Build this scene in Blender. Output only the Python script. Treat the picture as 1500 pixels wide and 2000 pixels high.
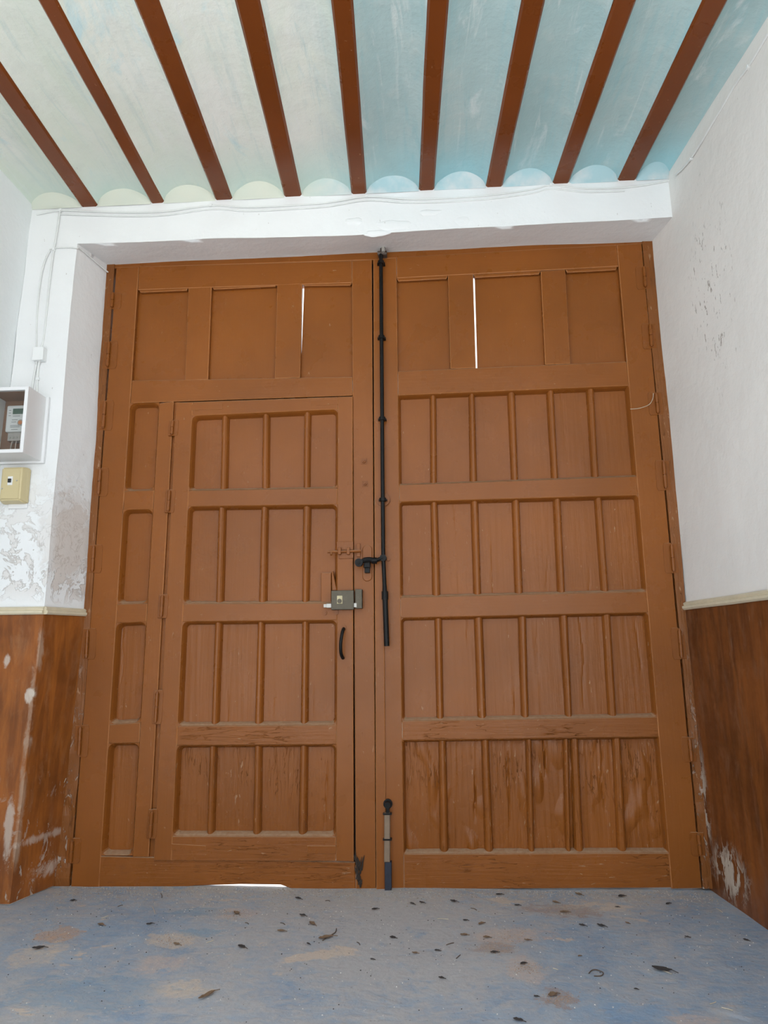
import bpy, bmesh, math, random
from mathutils import Vector, Matrix, noise
for o in list(bpy.data.objects): bpy.data.objects.remove(o, do_unlink=True)
scene = bpy.context.scene
C = scene.collection
R_ = random.Random(7)

# ------------------------------------------------------------------ camera
F = 1357.28; YAW, PITCH, ROLL = math.radians(-3.26285), math.radians(10.86177), math.radians(-0.66781)
D = 3.2
cy, sy, cp, sp, cr, sr = math.cos(YAW), math.sin(YAW), math.cos(PITCH), math.sin(PITCH), math.cos(ROLL), math.sin(ROLL)
fw = Vector((sy*cp, cy*cp, sp)); rt = Vector((cy, -sy, 0)); up = rt.cross(fw)
rt, up = cr*rt + sr*up, -sr*rt + cr*up
def ray(x, y): return rt*((x-750)/F) - up*((y-1000)/F) + fw
r0 = ray(733, 1733)
CAM = Vector((-r0.x/r0.y*D, -D, -r0.z/r0.y*D))
cd = bpy.data.cameras.new('camera'); cam = bpy.data.objects.new('camera', cd); C.objects.link(cam)
cd.sensor_fit = 'VERTICAL'; cd.sensor_height = 32.0; cd.sensor_width = 24.0; cd.lens = F/2000*32.0; cd.clip_start = .02
M = Matrix((rt, up, -fw)).transposed().to_4x4(); M.translation = CAM
cam.matrix_world = M
scene.camera = cam
# ------------------------------------------------------------------ daylight: bright sky over an open courtyard behind the viewer
w = bpy.data.worlds.new('sky'); scene.world = w; w.use_nodes = True
bg = w.node_tree.nodes['Background']; bg.inputs[0].default_value = (.80, .90, 1.0, 1); bg.inputs[1].default_value = 1.0
sd = bpy.data.lights.new('sun', 'SUN'); sd.energy = 4.0; sd.angle = .01; sd.color = (1, .975, .94)
sun = bpy.data.objects.new('sun', sd); C.objects.link(sun)
sun.rotation_euler = Vector((.55, -.40, -1.0)).to_track_quat('-Z', 'Y').to_euler()
vs = scene.view_settings; vs.view_transform = 'Standard'; vs.look = 'None'; vs.gamma = 1; vs.exposure = 1.27; vs.use_curve_mapping = False

# ------------------------------------------------------------------ helpers
def P(x, y, Y=0.0):                       # point of a plane Y = const
    r = ray(x, y); return CAM + r*((Y-CAM.y)/r.y)
def PZ(x, y, Z=0.0):
    r = ray(x, y); return CAM + r*((Z-CAM.z)/r.z)
def PP(x, y, q, n):
    r = ray(x, y); return CAM + r*((q-CAM).dot(n)/r.dot(n))
def lerp(a, b, t): return a + (b-a)*t
def lx(l, y):                             # x of a line ((x0,y0),(x1,y1)) at height y
    (x0, y0), (x1, y1) = l; return x0 + (x1-x0)*(y-y0)/(y1-y0)
def srgb(r, g, b):
    f = lambda c: (c/255/12.92) if c <= 10 else ((c/255+.055)/1.055)**2.4
    return (f(r), f(g), f(b), 1)

class NT:
    def __init__(s, name, rough=.5, spec=.5, metal=0):
        s.m = bpy.data.materials.new(name); s.m.use_nodes = True; s.t = s.m.node_tree
        s.b = s.t.nodes['Principled BSDF']; s.b.inputs['Roughness'].default_value = rough
        s.b.inputs['Specular IOR Level'].default_value = spec; s.b.inputs['Metallic'].default_value = metal
        s.bh = None
    def n(s, ty, **k):
        q = s.t.nodes.new(ty)
        for a, v in k.items(): setattr(q, a, v)
        return q
    def l(s, a, b): s.t.links.new(a, b)
    def setin(s, sock, v):
        if isinstance(v, bpy.types.NodeSocket): s.l(v, sock)
        else: sock.default_value = v
    def coords(s, scale=(1, 1, 1), rnd=0, geo=False, off=(0, 0, 0)):
        if geo: o = s.n('ShaderNodeNewGeometry').outputs['Position']
        else: o = s.n('ShaderNodeTexCoord').outputs['Object']
        mp = s.n('ShaderNodeMapping'); mp.inputs['Scale'].default_value = scale; mp.inputs['Location'].default_value = off
        s.l(o, mp.inputs[0]); o = mp.outputs[0]
        if rnd:
            oi = s.n('ShaderNodeObjectInfo'); mu = s.n('ShaderNodeMath', operation='MULTIPLY'); mu.inputs[1].default_value = rnd
            s.l(oi.outputs['Random'], mu.inputs[0])
            ad = s.n('ShaderNodeVectorMath', operation='ADD'); s.l(o, ad.inputs[0]); s.l(mu.outputs[0], ad.inputs[1]); o = ad.outputs[0]
        return o
    def noise(s, co, scale, detail=4, rough=.55, dist=0):
        q = s.n('ShaderNodeTexNoise'); q.inputs['Scale'].default_value = scale; q.inputs['Detail'].default_value = detail
        q.inputs['Roughness'].default_value = rough; q.inputs['Distortion'].default_value = dist; s.l(co, q.inputs['Vector']); return q.outputs['Fac']
    def ramp(s, v, a, b, lo=0., hi=1., smooth=False):
        q = s.n('ShaderNodeMapRange'); q.clamp = True
        if smooth: q.interpolation_type = 'SMOOTHSTEP'
        q.inputs[1].default_value = a; q.inputs[2].default_value = b; q.inputs[3].default_value = lo; q.inputs[4].default_value = hi
        s.l(v, q.inputs[0]); return q.outputs[0]
    def math(s, op, a, b=0.):
        q = s.n('ShaderNodeMath', operation=op); s.setin(q.inputs[0], a); s.setin(q.inputs[1], b); return q.outputs[0]
    def mix(s, fac, a, b):
        q = s.n('ShaderNodeMix', data_type='RGBA'); s.setin(q.inputs['Factor'], fac)
        s.setin(q.inputs[6], a); s.setin(q.inputs[7], b); return q.outputs[2]
    def axis(s, ax, geo=True):
        o = s.n('ShaderNodeNewGeometry').outputs['Position'] if geo else s.n('ShaderNodeTexCoord').outputs['Object']
        q = s.n('ShaderNodeSeparateXYZ'); s.l(o, q.inputs[0]); return q.outputs[ax]
    def ell(s, c, rad, soft=.5, warp=None):        # 1 inside an ellipsoid about world point c, falling to 0
        o = s.n('ShaderNodeNewGeometry').outputs['Position']
        a = s.n('ShaderNodeVectorMath', operation='SUBTRACT'); s.l(o, a.inputs[0]); a.inputs[1].default_value = c
        d = s.n('ShaderNodeVectorMath', operation='DIVIDE'); s.l(a.outputs[0], d.inputs[0]); d.inputs[1].default_value = rad
        L = s.n('ShaderNodeVectorMath', operation='LENGTH'); s.l(d.outputs[0], L.inputs[0]); v = L.outputs['Value']
        if warp is not None: v = s.math('ADD', v, s.math('MULTIPLY', s.math('SUBTRACT', warp, .5), 2.2))
        return s.ramp(v, 1-soft, 1+soft*.3, 1, 0, True)
    def color(s, v): s.setin(s.b.inputs['Base Color'], v)
    def rough(s, v): s.setin(s.b.inputs['Roughness'], v)
    def bump(s, h, strength=.3, dist=.01):
        q = s.n('ShaderNodeBump'); q.inputs['Strength'].default_value = strength; q.inputs['Distance'].default_value = dist
        s.l(h, q.inputs['Height'])
        if s.bh: s.l(s.bh, q.inputs['Normal'])
        s.bh = q.outputs[0]; s.l(s.bh, s.b.inputs['Normal'])

def simple(name, col, rough=.5, metal=0, spec=.5, var=.12, scale=40, bump=.1):
    m = NT(name, rough, spec, metal); co = m.coords(rnd=50); n = m.noise(co, scale, 5)
    a = tuple(c*(1-var) for c in col[:3])+(1,); b = tuple(min(1, c*(1+var)) for c in col[:3])+(1,)
    m.color(m.mix(n, a, b))
    if bump: m.bump(n, bump, .004)
    return m.m

BROWN = (.240, .0745, .0125, 1)
def paint(name, horiz=False, worn=0., base=BROWN):
    m = NT(name, .34, .26)
    st = (12, 1.0, 12) if horiz is None else ((1.2, 12, 26) if horiz else (26, 12, 1.2))
    g = m.coords(st, 40); p = m.coords((1, 1, 1), 40); gp = m.coords(geo=True)
    grain = m.noise(g, 3.2, 6, .65, .15); blot = m.noise(gp, 1.7, 3); fine = m.noise(p, 60, 4)
    dk = tuple(c*.86 for c in base[:3])+(1,); lt = tuple(min(1, c*1.12) for c in base[:3])+(1,)
    c = m.mix(m.ramp(blot, .3, .7), dk, lt)
    c = m.mix(m.ramp(grain, .60, .85, 0, .10+.30*worn), c, tuple(c_*.5 for c_ in base[:3])+(1,))
    # small pale scratches and chips where the paint has lifted
    sc = m.coords((30, 30, 9) if not horiz else (9, 30, 30), 33)
    chip = m.math('MULTIPLY', m.ramp(m.noise(sc, 2.6, 3, .6, .5), .70-.05*worn, .72-.05*worn), m.ramp(m.noise(p, 7, 2), .48-.06*worn, .56-.06*worn))
    c = m.mix(m.math('MULTIPLY', chip, .6), c, (.42, .25, .14, 1))
    crk = None
    if worn > .3:
        cc = m.coords((34, 12, 3.2) if not horiz else (3.2, 12, 34), 21)
        crk = m.ramp(m.math('ABSOLUTE', m.math('SUBTRACT', m.noise(cc, 1.6, 4, .6, .4), .5)), 0, .011, 1, 0)
        crk = m.math('MULTIPLY', crk, m.ramp(m.noise(p, 6, 3), .50, .64))
        c = m.mix(m.math('MULTIPLY', crk, .4), c, (.05, .02, .008, 1))
    if name.endswith('frame'):
        lowz = m.ramp(m.axis(2), 0, 1.15, 1, .0)
        loss = m.math('MULTIPLY', m.ramp(m.noise(m.coords((2, 2, 1), geo=True), 16, 6, .7, .6), .57, .60), lowz); c = m.mix(m.math('MULTIPLY', loss, .8), c, (.50, .43, .36, 1)); m.bump(loss, .8, -.004)
    # dust lying on upward ledges
    nz = m.n('ShaderNodeSeparateXYZ'); m.l(m.n('ShaderNodeNewGeometry').outputs['Normal'], nz.inputs[0])
    dust = m.math('MULTIPLY', m.ramp(nz.outputs[2], .45, .8), m.ramp(fine, .25, .6, .45, .95))
    c = m.mix(dust, c, (.38, .245, .15, 1))
    m.color(c)
    m.rough(m.math('ADD', m.ramp(m.noise(p, 6, 4), .3, .7, .24, .36), m.math('MULTIPLY', dust, .4)))
    m.bump(chip, .25, -.002); m.bump(grain, .12+.45*worn, .005)
    if crk is not None: m.bump(crk, .7, -.004)
    m.bump(fine, .05+.08*worn, .003); m.bump(m.noise(p, 9, 3), .12, .01)
    return m.m
MV = paint('brown_gloss_paint_upright'); MH = paint('brown_gloss_paint_level', True)
MVM = paint('brown_gloss_paint_upright_aged', False, .3); MVW = paint('brown_gloss_paint_upright_weathered', False, .75); MHW = paint('brown_gloss_paint_level_weathered', True, .45)
MJ = paint('brown_paint_on_rough_frame', False, 1.0, (.215, .074, .018, 1))
MEDGE = paint('worn_lit_arris_paint', False, 1.0, (.40, .16, .055, 1))  # paler arris: edge wear plus a lit-edge highlight painted into the colour
MBEAM = paint('beam_paint', None, .0, (.17, .044, .009, 1))

def flake_front(m, base):
    pass
def plaster(name, base, kind):
    m = NT(name, .85, .2)
    gp = m.coords(geo=True); n1 = m.noise(gp, 2.2, 4); n2 = m.noise(gp, 14, 5, .6); n3 = m.noise(gp, 90, 3)
    a = tuple(c*.93 for c in base[:3])+(1,)
    c = m.mix(m.ramp(n1, .3, .7), a, base)
    h = n2
    if kind == 'front':
        # flaked lime wash over old pink-beige plaster just above the dado
        z = m.axis(2); low = m.math('MULTIPLY', m.ramp(z, 1.20, 1.28), m.ramp(z, 1.45, 1.85, 1, 0)); 
        warp = m.noise(gp, 11, 6, .65, .6)
        xx = m.axis(0); lft = m.ramp(xx, -1.25, -1.05, 1, 0)
        f = m.math('MULTIPLY', m.math('MULTIPLY', m.ramp(warp, .50, .535), low), lft)
        f2 = m.math('MULTIPLY', m.ell((-1.40, -.12, 1.52), (.10, .15, .20), .3, warp), 1.0)
        f = m.math('MAXIMUM', f, f2)
        c = m.mix(m.math('MULTIPLY', f, m.ramp(m.axis(1), YF+.01, YF+.04, .35, .7)), c, (.60, .52, .46, 1))
        edge = m.math('MULTIPLY', m.ramp(m.math('ABSOLUTE', m.math('SUBTRACT', warp, .517)), 0, .018, 1, 0), m.math('MULTIPLY', low, lft))
        c = m.mix(m.math('MULTIPLY', edge, .45), c, (.30, .22, .16, 1))
        m.bump(f, .6, -.004)
    if kind == 'right':
        # knocks and pits in the lime wash
        q = WR(1385, 570); warp = m.noise(gp, 9, 3)
        reg = m.ell(q, (.25, .17, .40), .7, warp)
        pc = m.coords((1, 30, 9), geo=True); pit = m.ramp(m.noise(pc, 2.4, 3, .6), .63, .66)
        f = m.math('MULTIPLY', pit, reg); c = m.mix(m.math('MULTIPLY', f, .7), c, (.22, .16, .12, 1))
        sp = m.ramp(m.noise(m.coords((1, 22, 10), geo=True, off=(3, 1, 5)), 2.6, 3, .6), .75, .78); c = m.mix(m.math('MULTIPLY', sp, .5), c, (.22, .16, .12, 1))
        m.bump(f, .6, -.006)
    if kind == 'front':
        sp = m.ramp(m.noise(m.coords((18, 18, 8), geo=True), 2.8, 3, .6), .72, .75); c = m.mix(m.math('MULTIPLY', sp, .35), c, (.3, .25, .2, 1))
    m.color(c); m.bump(h, .35, .012); m.bump(n3, .10, .003)
    return m.m

# ------------------------------------------------------------------ mesh builders
def link(name, me, mat, parent=None, origin=None):
    me.materials.append(mat) if not isinstance(mat, (list, tuple)) else [me.materials.append(x) for x in mat]
    o = bpy.data.objects.new(name, me); C.objects.link(o)
    if origin is None:
        vs_ = [v.co for v in me.vertices]; origin = Vector([sum(q[i] for q in vs_)/len(vs_) for i in range(3)])
    me.transform(Matrix.Translation(-origin)); 
    if parent:
        o.parent = parent; o.location = origin - wpos(parent)
    else: o.location = origin
    return o
def wpos(o):
    p = Vector(o.location)
    while o.parent: o = o.parent; p = p + Vector(o.location)
    return p
def bmobj(name, bm, mat, parent=None, smooth=False, origin=None):
    bmesh.ops.recalc_face_normals(bm, faces=bm.faces)
    me = bpy.data.meshes.new(name); bm.to_mesh(me); bm.free()
    if smooth:
        for p in me.polygons: p.use_smooth = True
        me.set_sharp_from_angle(angle=math.radians(40))
    return link(name, me, mat, parent, origin)
def empty(name, loc):
    o = bpy.data.objects.new(name, None); C.objects.link(o); o.location = loc; o.empty_display_size = .05; return o
def tag(o, label, cat=None, group=None, kind=None):
    o['label'] = label
    if cat: o['category'] = cat
    if group: o['group'] = group
    if kind: o['kind'] = kind
    return o
def inset2(poly, d):                       # inset an XZ polygon (list of Vector, same Y) by d metres
    n = len(poly); cx = sum(p.x for p in poly)/n; cz = sum(p.z for p in poly)/n
    area = sum(poly[i].x*poly[(i+1) % n].z - poly[(i+1) % n].x*poly[i].z for i in range(n)); s = 1 if area > 0 else -1
    out = []
    for i in range(n):
        a, b, c = poly[i-1], poly[i], poly[(i+1) % n]
        e1 = Vector((b.x-a.x, b.z-a.z)).normalized(); e2 = Vector((c.x-b.x, c.z-b.z)).normalized()
        n1 = Vector((-e1.y, e1.x))*s; n2 = Vector((-e2.y, e2.x))*s
        k = (n1+n2); k = k/max(.3, (1+n1.dot(n2)))
        out.append(Vector((b.x+k.x*d, b.y, b.z+k.y*d)))
    return out
def prism(bm, poly, yf, yb, bev=.003, edge=0):     # front face at yf with a small chamfer, back at yb
    fr = inset2(poly, bev) if bev else poly
    n = len(poly); L = []
    for pts, y in ((fr, yf), (poly, yf+bev), (poly, yb)) if bev else ((poly, yf), (poly, yb)):
        L.append([bm.verts.new((p.x, y, p.z)) for p in pts])
    bm.faces.new(L[0])
    for k, (a, b) in enumerate(zip(L, L[1:])):
        for i in range(n):
            f = bm.faces.new((a[i], a[(i+1) % n], b[(i+1) % n], b[i]))
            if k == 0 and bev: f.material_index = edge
    bm.faces.new(L[-1][::-1])
def board(name, pix, parent, mat, yf=0., yb=.035, bev=.003):
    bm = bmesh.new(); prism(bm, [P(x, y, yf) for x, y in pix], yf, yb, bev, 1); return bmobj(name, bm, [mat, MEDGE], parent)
def box(bm, a, b, bev=0):
    x0, y0, z0 = [min(a[i], b[i]) for i in range(3)]; x1, y1, z1 = [max(a[i], b[i]) for i in range(3)]
    r = bmesh.ops.create_cube(bm, size=1); vs_ = r['verts']
    for v in vs_: v.co = Vector(((x0+x1)/2+v.co.x*(x1-x0), (y0+y1)/2+v.co.y*(y1-y0), (z0+z1)/2+v.co.z*(z1-z0)))
    if bev:
        es = list({e for v in vs_ for e in v.link_edges}); bmesh.ops.bevel(bm, geom=es, offset=bev, segments=2, affect='EDGES', profile=.6)
def tube(bm, pts, r, n=8, caps=True):
    pts = [Vector(p) for p in pts]; rings = []; rr = r if isinstance(r, (list, tuple)) else [r]*len(pts)
    prev = None
    for i, p in enumerate(pts):
        t = (pts[min(i+1, len(pts)-1)] - pts[max(i-1, 0)]).normalized()
        if prev is None: u = t.orthogonal().normalized()
        else: u = (prev - t*prev.dot(t)).normalized()
        prev = u; v = t.cross(u)
        rings.append([bm.verts.new(p + (u*math.cos(2*math.pi*k/n) + v*math.sin(2*math.pi*k/n))*rr[i]) for k in range(n)])
    for a, b in zip(rings, rings[1:]):
        for k in range(n): bm.faces.new((a[k], a[(k+1) % n], b[(k+1) % n], b[k]))
    if caps: bm.faces.new(rings[0][::-1]); bm.faces.new(rings[-1])
def cyl(bm, a, b, r, n=14): tube(bm, [a, b], r, n)
def smoothpath(pts, k=6):
    pts = [Vector(p) for p in pts]; out = []
    for i in range(len(pts)-1):
        p0, p1, p2, p3 = pts[max(i-1, 0)], pts[i], pts[i+1], pts[min(i+2, len(pts)-1)]
        for j in range(k):
            t = j/k; out.append(.5*((2*p1)+(p2-p0)*t+(2*p0-5*p1+4*p2-p3)*t*t+(3*p1-p0-3*p2+p3)*t**3))
    out.append(pts[-1]); return out
def wob(p, s, a): return noise.noise_vector(p*s)*a
def patch(bm, p00, p10, p11, p01, nu, nv, amp=.004, sc=3.0, fix=None):
    """bilinear plaster patch with hand-trowelled unevenness"""
    g = []
    for j in range(nv+1):
        row = []
        for i in range(nu+1):
            u, v = i/nu, j/nv
            q = lerp(lerp(p00, p10, u), lerp(p01, p11, u), v)
            q = q + wob(q, sc, amp) + wob(q+Vector((9, 4, 2)), sc*4, amp*.25)
            row.append(bm.verts.new(q))
        g.append(row)
    for j in range(nv):
        for i in range(nu): bm.faces.new((g[j][i], g[j][i+1], g[j+1][i+1], g[j+1][i]))

# ------------------------------------------------------------------ room geometry
YF = -.225                                   # face of the wall around the doorway
YB = -2.6                                    # where the covered passage opens on the courtyard
ZB = P(700, 378, YF).z                       # underside of the beams
rq = P(1273, 472, 0); rn = Vector((1, .085, 0)).normalized()
def wr_x(Y, z): return rq.x - .085*Y + .012*(1-z/ZB)
def WR(x, y): return PP(x, y, rq, rn)
def wl_x(z): return P(62, 421, YF).x - .030*(ZB-z)
ML = plaster('limewash_front', (.845, .85, .845, 1), 'front'); MR = plaster('limewash_side', (.84, .81, .765, 1), 'right')
MLS = plaster('limewash_left', (.88, .91, .91, 1), 'left')

# floor
def floor_mat():
    m = NT('worn_blue_floor_paint', .6, .35); gp = m.coords(geo=True)
    n1 = m.noise(gp, 1.5, 5, .6, .4); n2 = m.noise(gp, 6, 6, .65, .5); n3 = m.noise(gp, 45, 5, .7); n4 = m.noise(m.coords((1, 2.2, 1), geo=True, off=(5, 2, 0)), 2.6, 5, .6, .3)
    x = m.axis(0)
    n5 = m.noise(m.coords((1, 1.6, 1), geo=True, off=(1, 9, 0)), 18, 6, .7, .4)
    blue = m.mix(m.ramp(n2, .35, .7), (.20, .30, .425, 1), (.32, .41, .505, 1))
    dustc = m.mix(n3, (.37, .355, .35, 1), (.52, .50, .485, 1))
    cen = m.ramp(m.math('ABSOLUTE', m.math('SUBTRACT', x, -.05)), .15, 1.0, .22, 0, True)
    lft = m.ramp(x, -.3, -1.2, 0, .10, True)
    mixv = m.math('ADD', m.math('ADD', n1, cen), m.math('ADD', lft, m.math('MULTIPLY', m.math('SUBTRACT', n5, .5), .9)))
    c = m.mix(m.ramp(mixv, .40, .72, .10, .92), blue, dustc)
    worn = m.ramp(m.math('ADD', n4, m.math('MULTIPLY', m.math('SUBTRACT', n5, .5), .25)), .64, .67); c = m.mix(m.math('MULTIPLY', worn, .7), c, (.62, .50, .39, 1))
    vivid = m.ramp(m.noise(m.coords(geo=True, off=(8, 3, 1)), 4.5, 5, .7), .60, .68); c = m.mix(m.math('MULTIPLY', vivid, .5), c, (.17, .29, .44, 1))
    wp = m.math('ADD', m.math('MULTIPLY', n2, .5), m.math('MULTIPLY', n5, .5))
    for (px, py, rx, ry, col, k) in SPOTS:
        q = PZ(px, py); e = m.ell(q, (rx, ry, .1), .22, m.math('ADD', m.math('MULTIPLY', m.math('SUBTRACT', wp, .5), 2.2), .5)); e = m.math('MULTIPLY', e, m.ramp(n3, .3, .6, .35, 1)); c = m.mix(m.math('MULTIPLY', e, k), c, tuple(min(1, v*1.35) for v in col[:3])+(1,))
    # grit swept against the threshold
    edge = m.math('MULTIPLY', m.ramp(m.axis(1), -.42, -.02, 0, 1), m.ramp(n5, .35, .6, .1, 1)); c = m.mix(m.math('MULTIPLY', edge, .6), c, (.46, .40, .34, 1))
    sp = m.ramp(m.noise(gp, 75, 3, .6), .68, .72); c = m.mix(m.math('MULTIPLY', sp, .55), c, (.14, .12, .10, 1))
    sw = m.ramp(m.noise(m.coords(geo=True, off=(2, 7, 1)), 60, 3, .6), .70, .73); c = m.mix(m.math('MULTIPLY', sw, .6), c, (.80, .77, .72, 1))
    m.color(c); m.rough(m.ramp(n1, .3, .7, .5, .8)); m.bump(n2, .35, .014); m.bump(n5, .35, .008); m.bump(n3, .25, .004)
    return m.m
BEI = (.44, .365, .29, 1); RUST = (.27, .185, .135, 1); PINK = (.40, .325, .28, 1); TEAL = (.10, .21, .30, 1)
SPOTS = [(110, 1822, .09, .07, (.40, .25, .15, 1), .75), (70, 1862, .10, .09, BEI, .7), (335, 1832, .09, .06, BEI, .8), (320, 1880, .08, .07, PINK, .7), (352, 1930, .09, .06, BEI, .8), (455, 1782, .10, .06, PINK, .7), (390, 1780, .12, .06, TEAL, .4),
         (400, 1818, .1, .04, TEAL, .4), (1105, 1775, .16, .07, RUST, .75), (1000, 1825, .14, .08, PINK, .8), (965, 1852, .08, .05, RUST, .55), (1095, 1950, .06, .06, RUST, .7), (1020, 1890, .05, .10, PINK, .7), (1250, 1972, .13, .05, (.13, .25, .40, 1), .35), (165, 1940, .25, .12, TEAL, .3), (1360, 1990, .1, .03, PINK, .7)]
MF = floor_mat()
bm = bmesh.new()
nx, ny = 70, 90
g = [[None]*(nx+1) for _ in range(ny+1)]
for j in range(ny+1):
    for i in range(nx+1):
        X = -2.2+4.4*i/nx; Y = .35 - (.35-YB)*((j/ny)**1.6)
        z = noise.noise(Vector((X*2, Y*2, 0)))*.006 + noise.noise(Vector((X*7, Y*7, 3)))*.002 - .004
        g[j][i] = bm.verts.new((X, Y, z))
for j in range(ny):
    for i in range(nx): bm.faces.new((g[j][i], g[j][i+1], g[j+1][i+1], g[j+1][i]))
fl = bmobj('floor', bm, MF, smooth=True, origin=Vector((0, 0, 0))); tag(fl, 'worn blue painted concrete floor strewn with dust and leaf litter', kind='structure')

# courtyard behind the viewer and street outside, both out of frame: they carry the daylight in
MC = simple('courtyard_lime', (.72, .72, .71, 1), .9, var=.08, scale=3, bump=0)
def slab(name, a, b, mat, label):
    bm = bmesh.new(); box(bm, a, b); o = bmobj(name, bm, mat); tag(o, label, kind='structure'); return o
slab('ground_courtyard', (-9, -18, -.12), (9, YB, -.015), MC, 'pale paved courtyard ground behind the passage')
slab('wall_courtyard_bounce', (-9, -18.3, -.1), (9, -18, 4.2), MC, 'unseen white courtyard wall added to bounce sun into the passage')  # unseen wall, added to throw sunlight forward into the passage
slab('wall_side_bounce', (4.6, -18, -.1), (4.9, YB, 3.6), MC, 'unseen white courtyard side wall added to bounce sun onto the reveal')  # unseen wall, added to bounce sun onto reveal, left wall and pier
slab('ground_street', (-8, .36, -.2), (8, 12, -.02), MC, 'pale street paving outside the gate')

# front wall
bm = bmesh.new()
xl_t, xl_b = P(150, 476, YF), P(20, 1760, YF); xl_b.z = -.02
ydp = .10
bl_t = P(209, 517, 0); bl_b = P(104, 1733, 0); bl_b.z = -.02
bl_m = P(164, 1205, 0); xl_m = P(86, 1195, YF); 
br_t = P(1274, 470, 0); fr_t = P(1325, 424, YF)
wl_t = Vector((wl_x(ZB+.1), YF, ZB+.1)); wl_b = Vector((wl_x(0), YF, -.02)); wl_m = Vector((wl_x(xl_m.z), YF, xl_m.z))
zt = ZB+.14
def ext(p): return p + Vector((0, ydp, 0))
# pier face, two lifts
patch(bm, wl_b, xl_b, xl_m, wl_m, 10, 24, .004)
patch(bm, wl_m, xl_m, xl_t, Vector((wl_x(xl_t.z), YF, xl_t.z)), 10, 40, .005)
# left reveal
patch(bm, xl_b, bl_b, bl_m, xl_m, 8, 24, .004); patch(bm, bl_b, ext(bl_b), ext(bl_m), bl_m, 1, 24, .004)
patch(bm, xl_m, bl_m, bl_t, xl_t, 8, 40, .005); patch(bm, bl_m, ext(bl_m), ext(bl_t), bl_t, 1, 40, .005)
# soffit, sagging a little in the middle, and lintel face
def sof(t, back):
    if back: a, m_, b = bl_t, P(745, 491, 0), br_t
    else: a, m_, b = xl_t, P(745, 456, YF), fr_t
    return lerp(a, m_, t*2) if t < .5 else lerp(m_, b, t*2-1)
N = 48
for k in range(N):
    a, b = k/N, (k+1)/N
    patch(bm, sof(a, 0), sof(b, 0), sof(b, 1), sof(a, 1), 1, 6, .005)
    patch(bm, sof(a, 1), sof(b, 1), ext(sof(b, 1)), ext(sof(a, 1)), 1, 1, .005)
    up_a = sof(a, 0).copy(); up_a.z = zt; up_b = sof(b, 0).copy(); up_b.z = zt
    patch(bm, sof(a, 0), sof(b, 0), up_b, up_a, 1, 10, .006)
q1 = Vector((wl_x(xl_t.z), YF, xl_t.z)); q2 = q1.copy(); q2.z = zt; q3 = xl_t.copy(); q3.z = zt
patch(bm, q1, xl_t, q3, q2, 10, 10, .006)
bmesh.ops.remove_doubles(bm, verts=bm.verts, dist=.0004)
# masonry mass behind the plaster
box(bm, (-2.2, YF+.03, -.1), (min(xl_b.x, xl_m.x)-.03, .14, 3.6)); box(bm, (-2.2, YF+.03, xl_t.z+.10), (2.2, .14, 3.6)); box(bm, (br_t.x+.12, YF+.03, -.1), (2.2, .14, 3.6))
wf = bmobj('wall_front', bm, ML, smooth=True, origin=Vector((0, 0, 0))); tag(wf, 'white limewashed wall with a deep reveal round the double gate', kind='structure')
def blister(px, py, w, h, seed):
    bm = bmesh.new(); n = 26; c = P(px, py, YF); rings = []
    for k, (f, d) in enumerate(((1, .005), (.85, .001), (.6, -.002), (.2, -.003))):
        rings.append([bm.verts.new((c.x + w*f*math.cos(t)*(1+.45*noise.noise(Vector((math.cos(t)*1.6, math.sin(t)*1.6, seed)))), YF+d-.002, c.z + h*f*math.sin(t)*(1+.45*noise.noise(Vector((math.cos(t)*1.6, math.sin(t)*1.6, seed+5)))))) for t in [2*math.pi*i/n for i in range(n)]])
    for a, b in zip(rings, rings[1:]):
        for i in range(n): bm.faces.new((a[i], a[(i+1) % n], b[(i+1) % n], b[i]))
    bm.faces.new(rings[-1]); bmobj('plaster_blister', bm, ML, wf, True)
blister(903, 432, .05, .030, 1); blister(770, 440, .10, .030, 3); blister(735, 455, .07, .016, 5); blister(690, 432, .05, .020, 8); blister(840, 415, .06, .02, 11)
# left wall
bm = bmesh.new()
patch(bm, Vector((wl_x(0), YF+.02, -.02)), Vector((wl_x(0), YB, -.02)), Vector((wl_x(zt), YB, zt)), Vector((wl_x(zt), YF+.02, zt)), 90, 40, .006, 2)
box(bm, (-2.4, YB, -.1), (wl_x(0)-.06, .14, 3.6))
tag(bmobj('wall_left', bm, MLS, smooth=True, origin=Vector((0, 0, 0))), 'white side wall meeting the pier with the meter box', kind='structure')
# right wall
bm = bmesh.new()
patch(bm, Vector((wr_x(.12, 0), .12, -.02)), Vector((wr_x(YB, 0), YB, -.02)), Vector((wr_x(YB, zt), YB, zt)), Vector((wr_x(.12, zt), .12, zt)), 110, 50, .005, 2)
box(bm, (wr_x(YB, 0)+.1, YB, -.1), (2.6, .14, 3.6))
wr = bmobj('wall_right', bm, MR, smooth=True, origin=Vector((0, 0, 0))); tag(wr, 'pale grey-white plaster side wall with scattered knocks and pits', kind='structure')

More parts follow.
